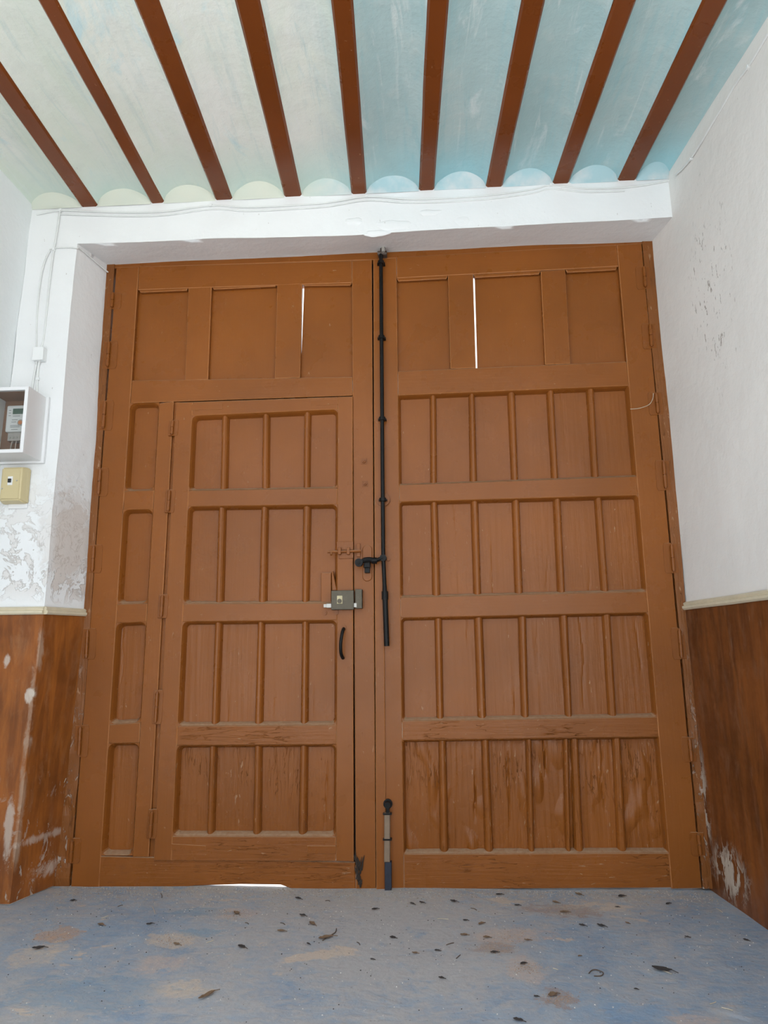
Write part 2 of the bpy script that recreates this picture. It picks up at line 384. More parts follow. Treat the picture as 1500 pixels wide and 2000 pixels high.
# ------------------------------------------------------------------ ceiling: plaster vaults between painted beams
def ceil_mat():
    m = NT('faded_blue_green_limewash', .85, .2); gp = m.coords(geo=True)
    n1 = m.noise(m.coords((1.6, .7, 1), geo=True), 1.8, 5, .6, .3); n2 = m.noise(gp, 9, 5, .6); n3 = m.noise(gp, 40, 4)
    n4 = m.noise(m.coords((1.8, 1, 1), geo=True, off=(4, 1, 0)), 2.6, 6, .65, .6)
    x = m.axis(0)
    side = m.ramp(x, -.45, .35, 0, 1, True)
    left = m.mix(m.ramp(n1, .35, .65), (.72, .78, .68, 1), (.82, .83, .78, 1))
    left = m.mix(m.ramp(n4, .58, .70, 0, .8), left, (.55, .74, .77, 1))
    right = m.mix(m.ramp(n1, .35, .65), (.37, .52, .53, 1), (.47, .60, .60, 1))
    right = m.mix(m.ramp(n4, .62, .72, 0, .7), right, (.76, .80, .79, 1))
    c = m.mix(m.ramp(m.math('ADD', side, m.math('MULTIPLY', m.math('SUBTRACT', n1, .5), 1.1)), .3, .7), left, right)
    stk = m.noise(m.coords((9, .8, 1), geo=True, off=(2, 5, 0)), 2.0, 6, .7, .8)
    c = m.mix(m.ramp(stk, .56, .70, 0, .6), c, (.80, .82, .79, 1)); c = m.mix(m.math('MULTIPLY', m.ramp(stk, .46, .34), m.math('ADD', m.math('MULTIPLY', side, .5), .2)), c, (.34, .54, .57, 1))
    c = m.mix(m.ramp(n2, .55, .75, 0, .35), c, (.62, .66, .62, 1))
    nearw = m.math('MULTIPLY', m.ramp(m.axis(1), YF-.34, YF-.10), m.ramp(n1, .4, .6, .25, .8)); c = m.mix(nearw, c, m.mix(side, (.60, .74, .66, 1), (.34, .62, .68, 1)))
    spk = m.ramp(m.noise(m.coords((1, .6, 1), geo=True), 26, 4, .6, 1.5), .70, .74); c = m.mix(m.math('MULTIPLY', spk, .35), c, (.25, .26, .22, 1))
    m.color(c); m.bump(n2, .5, .014); m.bump(n3, .22, .005)
    return m.m
def cap_mat():
    m = NT('lunette_limewash', .85, .2); gp = m.coords(geo=True); n1 = m.noise(gp, 9, 4)
    side = m.ramp(m.axis(0), -.45, .1, 0, 1, True)
    c = m.mix(side, m.mix(n1, (.72, .71, .60, 1), (.64, .69, .60, 1)), m.mix(m.ramp(n1, .40, .60), (.62, .68, .69, 1), (.42, .60, .64, 1)))
    m.color(c); m.bump(n1, .25, .01); return m.m
MCE = ceil_mat(); MCAP = cap_mat()
BEAMS = [((159, 397), (191, 392)), ((295, 391), (320, 390)), ((421, 390), (454, 388)), ((555, 386), (589, 384)), ((686, 377), (716, 375)), ((818, 369), (848, 368)), ((949, 362), (982, 361)), ((1079, 353), (1111, 351)), ((1206, 345), (1242, 342))]
BSL = math.tan(-.0391)
bx = []
for (a, b) in BEAMS: bx.append((P(a[0], a[1], YF).x, P(b[0], b[1], YF).x))
ce = empty('ceiling', Vector((0, 0, ZB))); tag(ce, 'faded green and blue limewashed ceiling of shallow vaults between beams', kind='structure')
bm = bmesh.new(); box(bm, (-2.4, YB, ZB+.15), (2.6, .3, ZB+.5)); bmobj('roof_slab', bm, MC, ce)
XW = [(None, None)] + bx + [(None, None)]
ORD = ['first', 'second', 'third', 'fourth', 'fifth', 'sixth', 'seventh', 'eighth', 'ninth']
def bay(x0, x1, seed, w0=None, w1=None):
    NU, RISE, OUT = 16, .040, .055
    bm = bmesh.new(); L = []
    ys = [0, .04, .1, .2, .35, .55, .8, 1.1, 1.5, 2, -YB+YF]
    for y in ys:
        row = []
        for i in range(NU+1):
            u = i/NU; s = math.sqrt(max(0, 1-(2*u-1)**2)); s = .45*s+.55*(1-(2*u-1)**2)
            Y = YF - OUT*s*max(0, 1-y/.8) - y
            a = x0 + BSL*(Y-YF) if w0 is None else w0(Y); b = x1 + BSL*(Y-YF) if w1 is None else w1(Y)
            q = Vector((lerp(a, b, u), Y, ZB+.010+RISE*s))
            q.z += (noise.noise(Vector((q.x*5+seed, q.y*2.2, 0)))*.006 + noise.noise(Vector((q.x*16, q.y*9, seed)))*.002)*s
            row.append(bm.verts.new(q))
        L.append(row)
    for a, b in zip(L, L[1:]):
        for i in range(NU): bm.faces.new((a[i], a[i+1], b[i+1], b[i]))
    v = bmobj('vault', bm, MCE, ce, True)
    bm = bmesh.new(); T = [bm.verts.new((q[0], q[1], q[2])) for q in [(wpos(v)+p.co) for p in v.data.vertices][:NU+1]]
    B = [bm.verts.new((lerp(x0, x1, i/NU), YF-.002, ZB-.004)) for i in range(NU+1)]; Mid = [bm.verts.new((a.co+b.co)/2 + Vector((0, -.010*(1-(2*i/NU-1)**2), -.006*(1-(2*i/NU-1)**2)))) for i, (a, b) in enumerate(zip(T, B))]
    for a, b in ((T, Mid), (Mid, B)):
        for i in range(NU): bm.faces.new((a[i], a[i+1], b[i+1], b[i]))
    bmobj('lunette', bm, MCAP, ce, True)
edges = [(wl_x(ZB), None)] + bx + [(None, wr_x(YF, ZB))]
for k in range(10):
    a = edges[k][1] if k else wl_x(ZB)-.005; b = edges[k+1][0] if k < 9 else wr_x(YF, ZB)+.005
    if k == 0: bay(a, b, 1., w0=lambda Y: wl_x(ZB)-.01)
    elif k == 9: bay(a, b, 9., w1=lambda Y: wr_x(Y, ZB)+.01)
    else: bay(a, b, k*3.7)
for k, (a, b) in enumerate(bx):
    bm = bmesh.new(); L = []
    for j in range(41):
        Y = lerp(YF+.01, YB, j/40); o = BSL*(Y-YF); w = .0025
        sec = [(a, .12), (a, .008), (a+.008, 0), (b-.008, 0), (b, .008), (b, .12)]
        L.append([bm.verts.new((x+o+noise.noise(Vector((x*9, Y*3, k)))*w, Y, ZB+z+noise.noise(Vector((x*5, Y*2, k+5)))*w)) for x, z in sec])
    for r_, s_ in zip(L, L[1:]):
        for i in range(5): bm.faces.new((r_[i], r_[i+1], s_[i+1], s_[i]))
    bm.faces.new(L[0]); bm.faces.new(L[-1][::-1])
    # beams run along Y: turn local axes so that the grain follows the length
    o = bmobj('ceiling_beam', bm, MBEAM, None, False, Vector((a, YF, ZB)))
    lab = '%s brown painted ceiling beam counting from the wall beside the meter box' % ORD[k]
    tag(o, lab, 'beam', 'brown painted ceiling beams')
# ------------------------------------------------------------------ dado boards and cream capping
def dado_mat(name, base, seed, side):
    m = NT(name, .42, .4); gp = m.coords(geo=True)
    s = m.noise(m.coords((9, 9, 1.1), geo=True, off=(seed, 0, 0)), 2.4, 6, .65, .6); b = m.noise(m.coords(geo=True, off=(seed, 1, 2)), 2.4, 4, .6, .5); fn = m.noise(gp, 22, 5, .65)
    c = m.mix(m.ramp(b, .35, .66), tuple(q*.55 for q in base[:3])+(1,), base)
    c = m.mix(m.ramp(s, .45, .75, 0, .65), c, (base[0]*1.5, base[1]*1.55, base[2]*1.3, 1))
    c = m.mix(m.ramp(s, .5, .25, 0, .5), c, (base[0]*.42, base[1]*.36, base[2]*.4, 1))
    z = m.axis(2)
    scr = m.ramp(m.noise(m.coords((24, 24, 2.5), geo=True, off=(seed, 3, 0)), 2.2, 4, .6, .3), .70, .73); c = m.mix(m.math('MULTIPLY', scr, .55), c, (.47, .38, .30, 1))
    if side == 'R':
        q = PP(1425, 1705, rq, rn); w_ = m.noise(m.coords((2.4, 2.4, 1), geo=True), 9, 5, .7, .5)
        e = m.ell(q, (.3, .16, .12), .5, w_); q2 = PP(1372, 1560, rq, rn); e2 = m.ell(q2, (.3, .06, .30), .5, w_)
        e = m.math('MULTIPLY', m.math('MAXIMUM', e, e2), m.ramp(w_, .47, .50)); c = m.mix(e, c, (.55, .46, .37, 1))
        m.bump(e, .8, -.006)
    else:
        w_ = m.noise(m.coords((2, 2, 1), geo=True), 10, 5, .7, .8)
        for (px, py, rz) in ((80, 1260, .10), (64, 1365, .14), (55, 1440, .10), (45, 1540, .14), (35, 1640, .12)):
            q = P(px, py, YF); ar = m.ell(q, (.014, .02, rz), .6, w_); c = m.mix(m.math('MULTIPLY', ar, .45), c, (.50, .40, .30, 1))
        for (px, py, rx, rz, t_) in ((60, 1357, .020, .035, .9), (14, 1292, .018, .03, .7), (60, 1720, .05, .04, .6), (75, 1650, .10, .022, .5), (20, 1620, .02, .14, .6), (105, 1690, .015, .10, .8)):
            q = P(px, py, YF); ar = m.ell(q, (rx, .3, rz), .4, w_); c = m.mix(m.math('MULTIPLY', ar, t_), c, (.60, .52, .44, 1))
        e = m.math('MULTIPLY', m.ramp(z, .0, .55, 1, .0), m.ramp(w_, .585, .62)); c = m.mix(m.math('MULTIPLY', e, .9), c, (.50, .42, .35, 1)); m.bump(e, .6, -.004)
    c = m.mix(m.ramp(m.noise(m.coords((6, 6, 2), geo=True, off=(seed, 8, 8)), 3, 6, .7, .5), .52, .72, 0, .45), c, (base[0]*.9+.06, base[1]*1.2+.05, base[2]*2+.04, 1))
    m.color(c); m.rough(m.ramp(fn, .3, .7, .3, .55)); m.bump(fn, .15, .006); m.bump(s, .1, .004)
    return m.m
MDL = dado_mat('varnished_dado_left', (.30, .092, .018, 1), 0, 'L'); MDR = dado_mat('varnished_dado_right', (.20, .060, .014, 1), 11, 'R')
MTR = simple('cream_trim_paint', (.66, .58, .42, 1), .6, scale=30)
zl = P(86, 1200, YF).z
def strip(name, quad, n, thick, mat, parent, nu=6, nv=24, amp=.002):
    """thin sheet: front patch plus returned edges"""
    bm = bmesh.new(); patch(bm, *quad, nu, nv, amp)
    es = [e for e in bm.edges if e.is_boundary]; r = bmesh.ops.extrude_edge_only(bm, edges=es)
    for v in [x for x in r['geom'] if isinstance(x, bmesh.types.BMVert)]: v.co -= n*thick
    return bmobj(name, bm, mat, parent, False)
nf = Vector((0, -1, 0))
def onpier(p, off=.010): return Vector((p.x, YF-off, p.z))
w_b = onpier(wl_b); w_b.z = 0; x_b = onpier(xl_b); x_b.z = 0; x_b.x += .004
x_t = onpier(P(86, 1200, YF)); x_t.x += .004; w_t = Vector((wl_x(zl), YF-.010, zl))
strip('dado_board', (w_b, x_b, x_t, w_t), nf, .02, MDL, wf)
e1 = (bl_m - xl_m); nrev = Vector((e1.y, -e1.x, 0)).normalized()
rb = P(104, 1733, 0); rb.z = 0; rtp = P(163, 1209, 0); rtp.z = zl
strip('dado_board', (x_b, rb+nrev*.008, rtp+nrev*.008, x_t), nrev, .02, MDL, wf)
def rail(name, a, b, n, h, d, mat, label):
    bm = bmesh.new(); L = []
    for j in range(13):
        q = lerp(a, b, j/12); q = q + wob(q, 4, .0015)
        sec = [(0, 0), (d*.7, 0), (d, h*.2), (d, h*.45), (d*.6, h*.55), (d*.75, h*.8), (d*.3, h), (0, h)]
        L.append([bm.verts.new(q + n*u + Vector((0, 0, v))) for u, v in sec])
    for p_, q_ in zip(L, L[1:]):
        for i in range(7): bm.faces.new((p_[i], p_[i+1], q_[i+1], q_[i]))
    bm.faces.new(L[0]); bm.faces.new(L[-1][::-1])
    return tag(bmobj(name, bm, mat), label, kind='structure')
rail('trim_1', Vector((wl_x(zl), YF-.004, zl)), Vector((x_t.x, YF-.004, zl)), nf, .034, .022, MTR, 'cream moulding capping the brown dado under the switch box')
rail('trim_2', Vector((x_t.x, YF-.01, zl)), Vector((rtp.x, 0, zl)), nrev, .034, .020, MTR, 'cream moulding capping the dado inside the reveal')
# right side dado
qa = WR(1336, 1190); zr = qa.z; qb = WR(1500, 1166)
def wrp(Y, z, off=0.): return Vector((wr_x(Y, z)-off, Y, z))
sl = (qb.z-qa.z)/(qb.y-qa.y)
strip('dado_board', (wrp(-2.55, -.01, .010), wrp(.06, -.01, .010), wrp(.06, zr, .010), wrp(-2.55, zr+sl*(-2.55)*.3, .010)), -rn, .02, MDR, wr, 20, 20)
rail('trim_3', wrp(.03, zr-.004, .002), wrp(-2.55, zr+sl*(-2.55)*.3-.004, .002), -rn, .036, .022, MTR, 'cream moulding capping the dado of the pitted side wall')

# ------------------------------------------------------------------ door frame
trim = empty('trim_4', P(733, 1733, 0)); tag(trim, 'brown painted timber frame built into the doorway', kind='structure')
def jamb(pl, pr, side):
    bm = bmesh.new(); n = 60; L = []
    for j in range(n+1):
        t = j/n; y = lerp(pl[0][1], pl[-1][1], t)
        def at(pts):
            for (x0, y0), (x1, y1) in zip(pts, pts[1:]):
                if y <= y1 or (x1, y1) == pts[-1]: return x0+(x1-x0)*(y-y0)/(y1-y0)
        a, b = P(at(pl), y, .0), P(at(pr), y, .0); low = max(0, t-.45)
        row = []
        for i in range(7):
            q = lerp(a, b, i/6); k = (.0015+.010*low) * (1 if side*(i-3) >= 0 else .35)
            q = q + wob(q, 14, k) + wob(q, 40, k*.6); q.y = -.002 + wob(q, 20, .002+.010*low).y
            row.append(q)
        back = [Vector((row[-1].x, .09, row[-1].z)), Vector((row[0].x, .09, row[0].z))]
        L.append([bm.verts.new(q) for q in row+back])
    for p_, q_ in zip(L, L[1:]):
        for i in range(9): bm.faces.new((p_[i], p_[(i+1) % 9], q_[(i+1) % 9], q_[i]))
    bm.faces.new(L[0]); bm.faces.new(L[-1][::-1])
    bmobj('jamb', bm, MJ, trim)
jamb([(204, 516), (174, 906), (158, 1210), (98, 1735)], [(224, 516), (197, 906), (172, 1282), (135, 1735)], -1)
jamb([(1254, 470), (1267, 623), (1296, 905), (1338, 1350), (1373, 1735)], [(1278, 470), (1315, 892), (1340, 1192), (1350, 1290), (1396, 1735)], 1)
board('stop', [(204, 512), (236, 512), (150, 1735), (112, 1735)], trim, MJ, .050, .10, 0); board('stop', [(1244, 466), (1280, 466), (1398, 1735), (1358, 1735)], trim, MJ, .050, .10, 0); board('stop', [(206, 512), (1275, 464), (1275, 490), (206, 535)], trim, MJ, .050, .10, 0)
board('head', [(206, 514), (740, 492), (740, 507), (206, 524)], trim, MH, .004, .09); board('head', [(738, 493), (1275, 466), (1275, 475), (738, 506)], trim, MH, .004, .09)

# ------------------------------------------------------------------ joinery
def moulding(parent, q, yf, depth=.024, ins=.013, clip=.022, mat=None):
    """stop-chamfered edge round an opening; q = TL,TR,BR,BL world points"""
    def octo(pts, c):
        out = []
        for i in range(4):
            a, b, d = pts[i-1], pts[i], pts[(i+1) % 4]; s0, s1 = b+(a-b).normalized()*c, b+(d-b).normalized()*c
            for k in range(5):
                t = k/4; arc = s0*(1-t)**2 + b*2*t*(1-t) + s1*t*t; out.append(lerp(arc, lerp(s0, s1, t), .25))
        return out
    o0 = octo(q, .0001); i1 = inset2(q, .0015); i2 = inset2(q, ins)
    l1 = octo(i1, clip); l2 = octo(i2, clip*.75)
    bm = bmesh.new(); L = []
    for pts, y in ((o0, yf+.0005), (l1, yf+.0015), (inset2(q, ins*.55) and octo(inset2(q, ins*.5), clip*.9), yf+depth*.35), (l2, yf+depth), (l2, yf+depth+.008), (o0, yf+depth+.008)):
        L.append([bm.verts.new((p.x, y, p.z)) for p in pts])
    for a, b in zip(L, L[1:]):
        for i in range(20): bm.faces.new((a[i], a[(i+1) % 20], b[(i+1) % 20], b[i]))
    return bmobj('moulding', bm, mat or MV, parent)
def panel(parent, q, y, worn, seed, mat):
    """one board; weathered ones are split and blistered"""
    a, b, c, d = q
    if worn <= 0:
        bm = bmesh.new(); prism(bm, q, y, y+.014, .0015); return bmobj('panel', bm, mat, parent)
    bm = bmesh.new(); nu, nv = 30, 70; g = []
    split = R_.uniform(.25, .75); sw = R_.uniform(.5, 1)
    for j in range(nv+1):
        row = []
        for i in range(nu+1):
            u, v = i/nu, j/nv; p = lerp(lerp(d, c, u), lerp(a, b, u), v)
            h = noise.noise(Vector((p.x*70+seed, p.z*4, seed)))*.0012 + (abs(noise.noise(Vector((p.x*26, p.z*2.6, seed*3)))))*-.0022
            bl = max(0, noise.noise(Vector((p.x*16+seed, p.z*7, seed+4)))-.25)*.010*max(0, worn-.5)
            edge = min(u, 1-u, v*2, (1-v)*2); k = min(1, edge*9)
            du = (u-split-.08*noise.noise(Vector((p.z*6, seed, 0)))-.02*noise.noise(Vector((p.z*30, seed, 2))))/.022
            cr_ = .006*sw*math.exp(-du*du)*min(1, max(0, noise.noise(Vector((p.z*3.5, seed, 7)))*4))
            row.append(bm.verts.new((p.x, y - worn*k*(h+bl) + cr_*worn*k, p.z)))
        g.append(row)
    for j in range(nv):
        for i in range(nu): bm.faces.new((g[j][i], g[j][i+1], g[j+1][i+1], g[j+1][i]))
    es = [e for e in bm.edges if e.is_boundary]; r = bmesh.ops.extrude_edge_only(bm, edges=es)
    for v in [x for x in r['geom'] if isinstance(x, bmesh.types.BMVert)]: v.co.y = y+.014
    return bmobj('panel', bm, mat, parent)
def bead(parent, tl, tr, br, bl, yf, depth, mat):
    """glazing-bar like strip with a rounded face"""
    bm = bmesh.new(); L = []
    prof = [(0, 1), (.06, .62), (.2, .22), (.38, .04), (.62, .04), (.8, .22), (.94, .62), (1, 1)]
    n = 8
    for j in range(n+1):
        t = j/n; a = lerp(bl, tl, t); b = lerp(br, tr, t); wv = noise.noise(Vector((a.x*30, a.z*5, 1)))*.0012
        L.append([bm.verts.new((lerp(a.x, b.x, u)+wv, yf+depth*v, lerp(a.z, b.z, u))) for u, v in prof])
    for p_, q_ in zip(L, L[1:]):
        for i in range(len(prof)-1): bm.faces.new((p_[i], p_[i+1], q_[i+1], q_[i]))
        bm.faces.new((p_[-1], p_[0], q_[0], q_[-1]))
    bm.faces.new(L[0]); bm.faces.new(L[-1][::-1])
    return bmobj('muntin', bm, mat, parent)
SEED = [0.]
def opening(parent, ql, qr, yt, yb, yf, bars, worn=0, depth=.026, ring=True, ins=.013, clip=.02):
    """ql, qr: side lines; yt, yb: (left, right) pixel heights; bars: (xtl, xtr, xbl, xbr)"""
    TL, TR = (lx(ql, yt[0]), yt[0]), (lx(qr, yt[1]), yt[1]); BL, BR = (lx(ql, yb[0]), yb[0]), (lx(qr, yb[1]), yb[1])
    mat = MV if worn < .3 else (MVM if worn < .58 else MVW)
    if ring: moulding(parent, [P(*p, yf) for p in (TL, TR, BR, BL)], yf, depth*.92, ins, clip, mat)
    def ty(x): return lerp(yt[0], yt[1], (x-TL[0])/(TR[0]-TL[0]))
    def by(x): return lerp(yb[0], yb[1], (x-BL[0])/(BR[0]-BL[0]))
    yp = yf+depth; tops = [TL[0]-3]; bots = [BL[0]-3]
    for (a, b, c, d) in bars:
        yf2 = yf+.008
        bead(parent, P(a, ty(a)+1, yf2), P(b, ty(b)+1, yf2), P(d, by(d)-1, yf2), P(c, by(c)-1, yf2), yf2, depth-.006, mat)
        tops += [(a+b)/2]; bots += [(c+d)/2]
    tops += [TR[0]+3]; bots += [BR[0]+3]
    for i in range(len(tops)-1):
        SEED[0] += 1.37
        q = [(tops[i]+1, ty(tops[i])-3), (tops[i+1]-1, ty(tops[i+1])-3), (bots[i+1]-1, by(bots[i+1])+3), (bots[i]+1, by(bots[i])+3)]
        panel(parent, [P(x, y, yp) for x, y in q], yp + R_.uniform(-.001, .002), worn, SEED[0], mat)
MIRON = simple('black_iron', (.0075, .007, .0068, 1), .36, 0, .16, var=.4, scale=90, bump=.25)
MPI = paint('brown_paint_on_iron', False, .2, (.225, .070, .0125, 1))
MOLD = simple('tarnished_lock_steel', (.085, .072, .052, 1), .48, .7, var=.3, scale=70, bump=.15)
MBR = simple('brass', (.42, .36, .22, 1), .45, .4, var=.1, bump=0); MST = simple('bright_steel', (.46, .44, .40, 1), .4, .3, var=.15, bump=0)
MDK = simple('dark_gap', (.012, .009, .007, 1), .9, bump=0)
def hinge(parent, x, y0, y1, side, Y=-.004, plate=True, w=16):
    """painted butt hinge: leaf plates and knuckle"""
    xx = lambda y: x[0]+(x[1]-x[0])*(y-y0)/(y1-y0)
    bm = bmesh.new(); a, b = P(x[0], y0, Y), P(x[1], y1, Y); h = a.z-b.z
    g1 = P(x[0]+side*w, y0, Y); wd = g1.x-a.x
    prism(bm, [Vector((a.x, Y, a.z+h*.12)), Vector((a.x+wd*.85, Y, a.z+h*.12)), Vector((a.x+wd, Y, a.z)), Vector((b.x+wd, Y, b.z)), Vector((b.x+wd*.85, Y, b.z-h*.12)), Vector((b.x, Y, b.z-h*.12))], Y+.0012, Y+.012, .0012)
    prism(bm, [Vector((a.x, Y, a.z+h*.1)), Vector((a.x-wd*.7, Y, a.z+h*.1)), Vector((b.x-wd*.7, Y, b.z-h*.1)), Vector((b.x, Y, b.z-h*.1))], Y+.0012, Y+.012, .0012)
    o = bmobj('hinge', bm, MPI, parent)
    bm = bmesh.new(); m_ = (a+b)/2; off = Vector((0, -.006, 0)); g_ = (a-b)*.02
    cyl(bm, b+off, m_-g_+off, .0078, 10); cyl(bm, m_+g_+off, a+off, .0078, 10); cyl(bm, b+off-(a-b)*.05, a+off+(a-b)*.05, .0050, 8)
    bmobj('knuckle', bm, MPI, o, True)
    return o

# ---- left leaf
dl = empty('door_1', P(430, 1733, 0)); tag(dl, 'brown panelled gate leaf beside the meter box, holding a smaller wicket door', 'door', kind='structure')
LS_R = ((271, 521), (193, 1730)); LK_L = ((687, 508), (695, 1734))
board('stile', [(227, 522), (271, 520.5), (193, 1736), (138, 1736)], dl, MV, 0, .045)
board('stile', [(687.5, 509), (726, 507), (734, 1739), (695, 1739)], dl, MV, 0, .045)
board('rail', [(271.5, 520.5), (687, 509), (687.5, 552), (269, 566)], dl, MH, .001, .045)
board('mullion', [(368, 562), (413, 560), (406, 741), (361, 743)], dl, MV, .002, .04); board('mullion', [(541.5, 555), (590, 553), (586, 737), (536.5, 739)], dl, MV, .002, .026)
board('rail', [(257.5, 743), (688, 736), (688.5, 772), (254.5, 787)], dl, MH, .001, .045)
YP = .028
for q in ([(267, 558), (372, 555), (366, 748), (252, 750)], [(407, 552), (584, 547), (581, 745), (399, 746)], [(594.6, 548), (692, 545), (692, 742), (586.5, 742)]): board('panel', q, dl, MV, YP, YP+.014, .0015)
for q in ([(271, 565.5), (367, 561.5), (364, 567), (274, 571)], [(414, 559), (541, 553.5), (538, 559), (417, 565)], [(590, 552.5), (687, 551.5), (684, 557), (593, 558)]): board('bead', q, dl, MH, .006, YP+.003, .003)
board('stile', [(311, 787.5), (339, 784), (290, 1674), (259, 1674)], dl, MV, -.003, .045)
DR = ((311, 788), (259, 1674))
for (a, b, c, d) in ((959, 957, 995, 994), (1180, 1178, 1217, 1214), (1415, 1411, 1452, 1451)):
    board('rail', [(lx(LS_R, a)+.5, a), (lx(DR, b)-.5, b), (lx(DR, d)-.5, d), (lx(LS_R, c)+.5, c)], dl, MH, .001, .045)
for (a, b, c, d, w_) in ((787, 786, 959, 957, 0), (995, 994, 1180, 1178, 0), (1217, 1214, 1415, 1411, .35), (1452, 1451, 1671, 1671, .5)):
    opening(dl, LS_R, DR, (a, b), (c, d), 0, [], w_, depth=.038, ins=.014, clip=.024)
bm = bmesh.new(); pb = [P(x, y, .002) for x, y in ((193.5, 1672), (694, 1684), (694.5, 1739), (575, 1738), (548, 1728), (470, 1727), (380, 1730), (340, 1736), (193, 1735))]
prism(bm, pb, .002, .020, .003); bmobj('rail', bm, MHW, dl)
board('rebate', [(686, 770), (697, 770), (698, 1690), (686, 1690)], dl, MDK, .030, .046, 0); board('rebate', [(320, 780), (350, 778), (306, 1688), (270, 1688)], dl, MV, .012, .046, 0); board('rebate', [(330, 768), (694, 765), (694, 784), (330, 792)], dl, MDK, .018, .046, 0)
for x, a, b in (((221, 219.5), 574, 600), ((214, 211), 671, 715), ((206, 202.5), 787, 835), ((196.5, 193.5), 919, 964), ((184, 181.5), 1069, 1114), ((172, 169.5), 1233, 1282), ((158, 155), 1422, 1473), ((142, 139), 1642, 1682)): hinge(dl, x, a, b, 1)
# hex bolts and keeper plates on the lock stile
for (x, y) in ((711, 901), (713, 945)):
    bm = bmesh.new(); c = P(x, y, 0); cyl(bm, c+Vector((0, .002, 0)), c+Vector((0, -.003, 0)), .019, 4); cyl(bm, c, c+Vector((0, -.013, 0)), .010, 6); cyl(bm, c, c+Vector((0, -.020, 0)), .005, 8); bmobj('bolt', bm, MPI, dl)
bm = bmesh.new(); cx = [P(x, y, 0) for x, y in ((717.5, 1074), (717.5, 1126))]; rr = (P(727, 1100, 0)-P(708, 1100, 0)).x/2
pts = [Vector((cx[0].x+rr*math.cos(t), 0, cx[0].z+rr*math.sin(t))) for t in [math.pi*k/8 for k in range(9)]] + [Vector((cx[1].x+rr*math.cos(t), 0, cx[1].z+rr*math.sin(t))) for t in [math.pi+math.pi*k/8 for k in range(9)]]
prism(bm, pts, -.007, .004, .0025)
for k in (0, 1): cyl(bm, cx[k]+Vector((0, 0, 0)), cx[k]+Vector((0, -.008, 0)), .005, 10)
kp = bmobj('keeper_plate', bm, MPI, dl)
bm = bmesh.new(); c = P(718, 1103, 0); box(bm, (c.x-.015, -.045, c.z-.018), (c.x+.015, 0, c.z+.022), .004); box(bm, (c.x-.012, -.028, c.z-.040), (c.x+.012, 0, c.z-.014), .003); bmobj('staple', bm, MIRON, kp)
bm = bmesh.new(); a, b = P(695, 1152, 0), P(708.5, 1189, 0); box(bm, (a.x, -.034, b.z), (b.x, .0, a.z), .002); box(bm, (b.x-.004, -.037, b.z), (b.x, .0, a.z), .001); sk = bmobj('strike_box', bm, MOLD, dl); sk['label'] = 'tarnished steel strike box'
bm = bmesh.new(); a, b = P(697, 1062, 0), P(704, 1088, 0); box(bm, (a.x, -.012, b.z), (b.x, .002, a.z), .002); bmobj('latch_keeper', bm, MPI, dl)
# rotten hole at the foot of the lock stile
bm = bmesh.new()
for k in range(26):
    c = P(702+R_.uniform(-6, 6), R_.uniform(1684, 1733), -.002); t = Vector((R_.uniform(-.4, .4), -.1, 1)).normalized(); L_ = R_.uniform(.02, .07)
    tube(bm, [c, c+t*L_*.5+Vector((0, -.004, 0)), c+t*L_], [.004, .003, .001], 5)
rt_ = bmobj('rotten_splinters', bm, simple('rotten_wood', (.035, .024, .017, 1), .9, var=.5), dl); rt_['label'] = 'dark rotted splinters at the foot of the stile'; rt_['kind'] = 'stuff'

# ---- wicket door
YW = -.012
dw = empty('door_2', P(500, 1683, YW)); tag(dw, 'small brown wicket door with rim lock set into the gate leaf', 'door', kind='structure')
WL = ((376, 786), (334, 1683)); WRR = ((660, 776), (656, 1683))
board('stile', [(344, 786), (376.5, 785), (334.5, 1681), (300, 1681)], dw, MV, YW, .03); board('stile', [(660, 775), (688.5, 774), (690.5, 1683), (656, 1682)], dw, MV, YW, .03)
WR_ = ((785, 775, 812, 799), (958, 953, 989, 985), (1179, 1178, 1214, 1211), (1418, 1416, 1456, 1454), (1633, 1634, 1681, 1682))
for k, (a, b, c, d) in enumerate(WR_): board('rail', [(lx(WL, a)+.5, a), (lx(WRR, b)-.5, b), (lx(WRR, d)-.5, d), (lx(WL, c)+.5, c)], dw, MHW if k > 2 else MH, YW+.001, .03)
WB = [[(431, 446, 427.5, 443), (511, 526, 509, 525), (592, 607, 591, 605)], [(424, 440, 418.5, 435), (508, 523, 503, 520), (590, 607, 588, 603)], [(417, 433, 410, 425.5), (501, 516, 495, 512.5), (588, 603, 585, 601)], [(407, 422, 401, 417), (495, 511, 491, 509), (584, 601, 580.5, 599)]]
for k in range(4): opening(dw, WL, WRR, WR_[k][2:], WR_[k+1][:2], YW, WB[k], (0, 0, .5, .6)[k], depth=.036, ins=.014, clip=.020)
# repair tenons let into the face
for q in ([(372, 790), (434, 788), (434, 799), (372, 801)], [(606, 781), (660, 779), (660, 790), (606, 792)], [(600, 1652), (656, 1652), (656, 1668), (600, 1667)], [(335, 1648), (402, 1652), (402, 1661), (335, 1661)]): board('tenon', q, dw, MH, YW-.0015, 0, .001)
for x, a, b in (((338, 336), 823, 848), ((331.5, 329), 960, 997), ((318, 315.5), 1165, 1203), ((308, 304.5), 1354, 1408), ((297.5, 294), 1586, 1633)): hinge(dw, x, a, b, 1, YW-.003, True, 11)
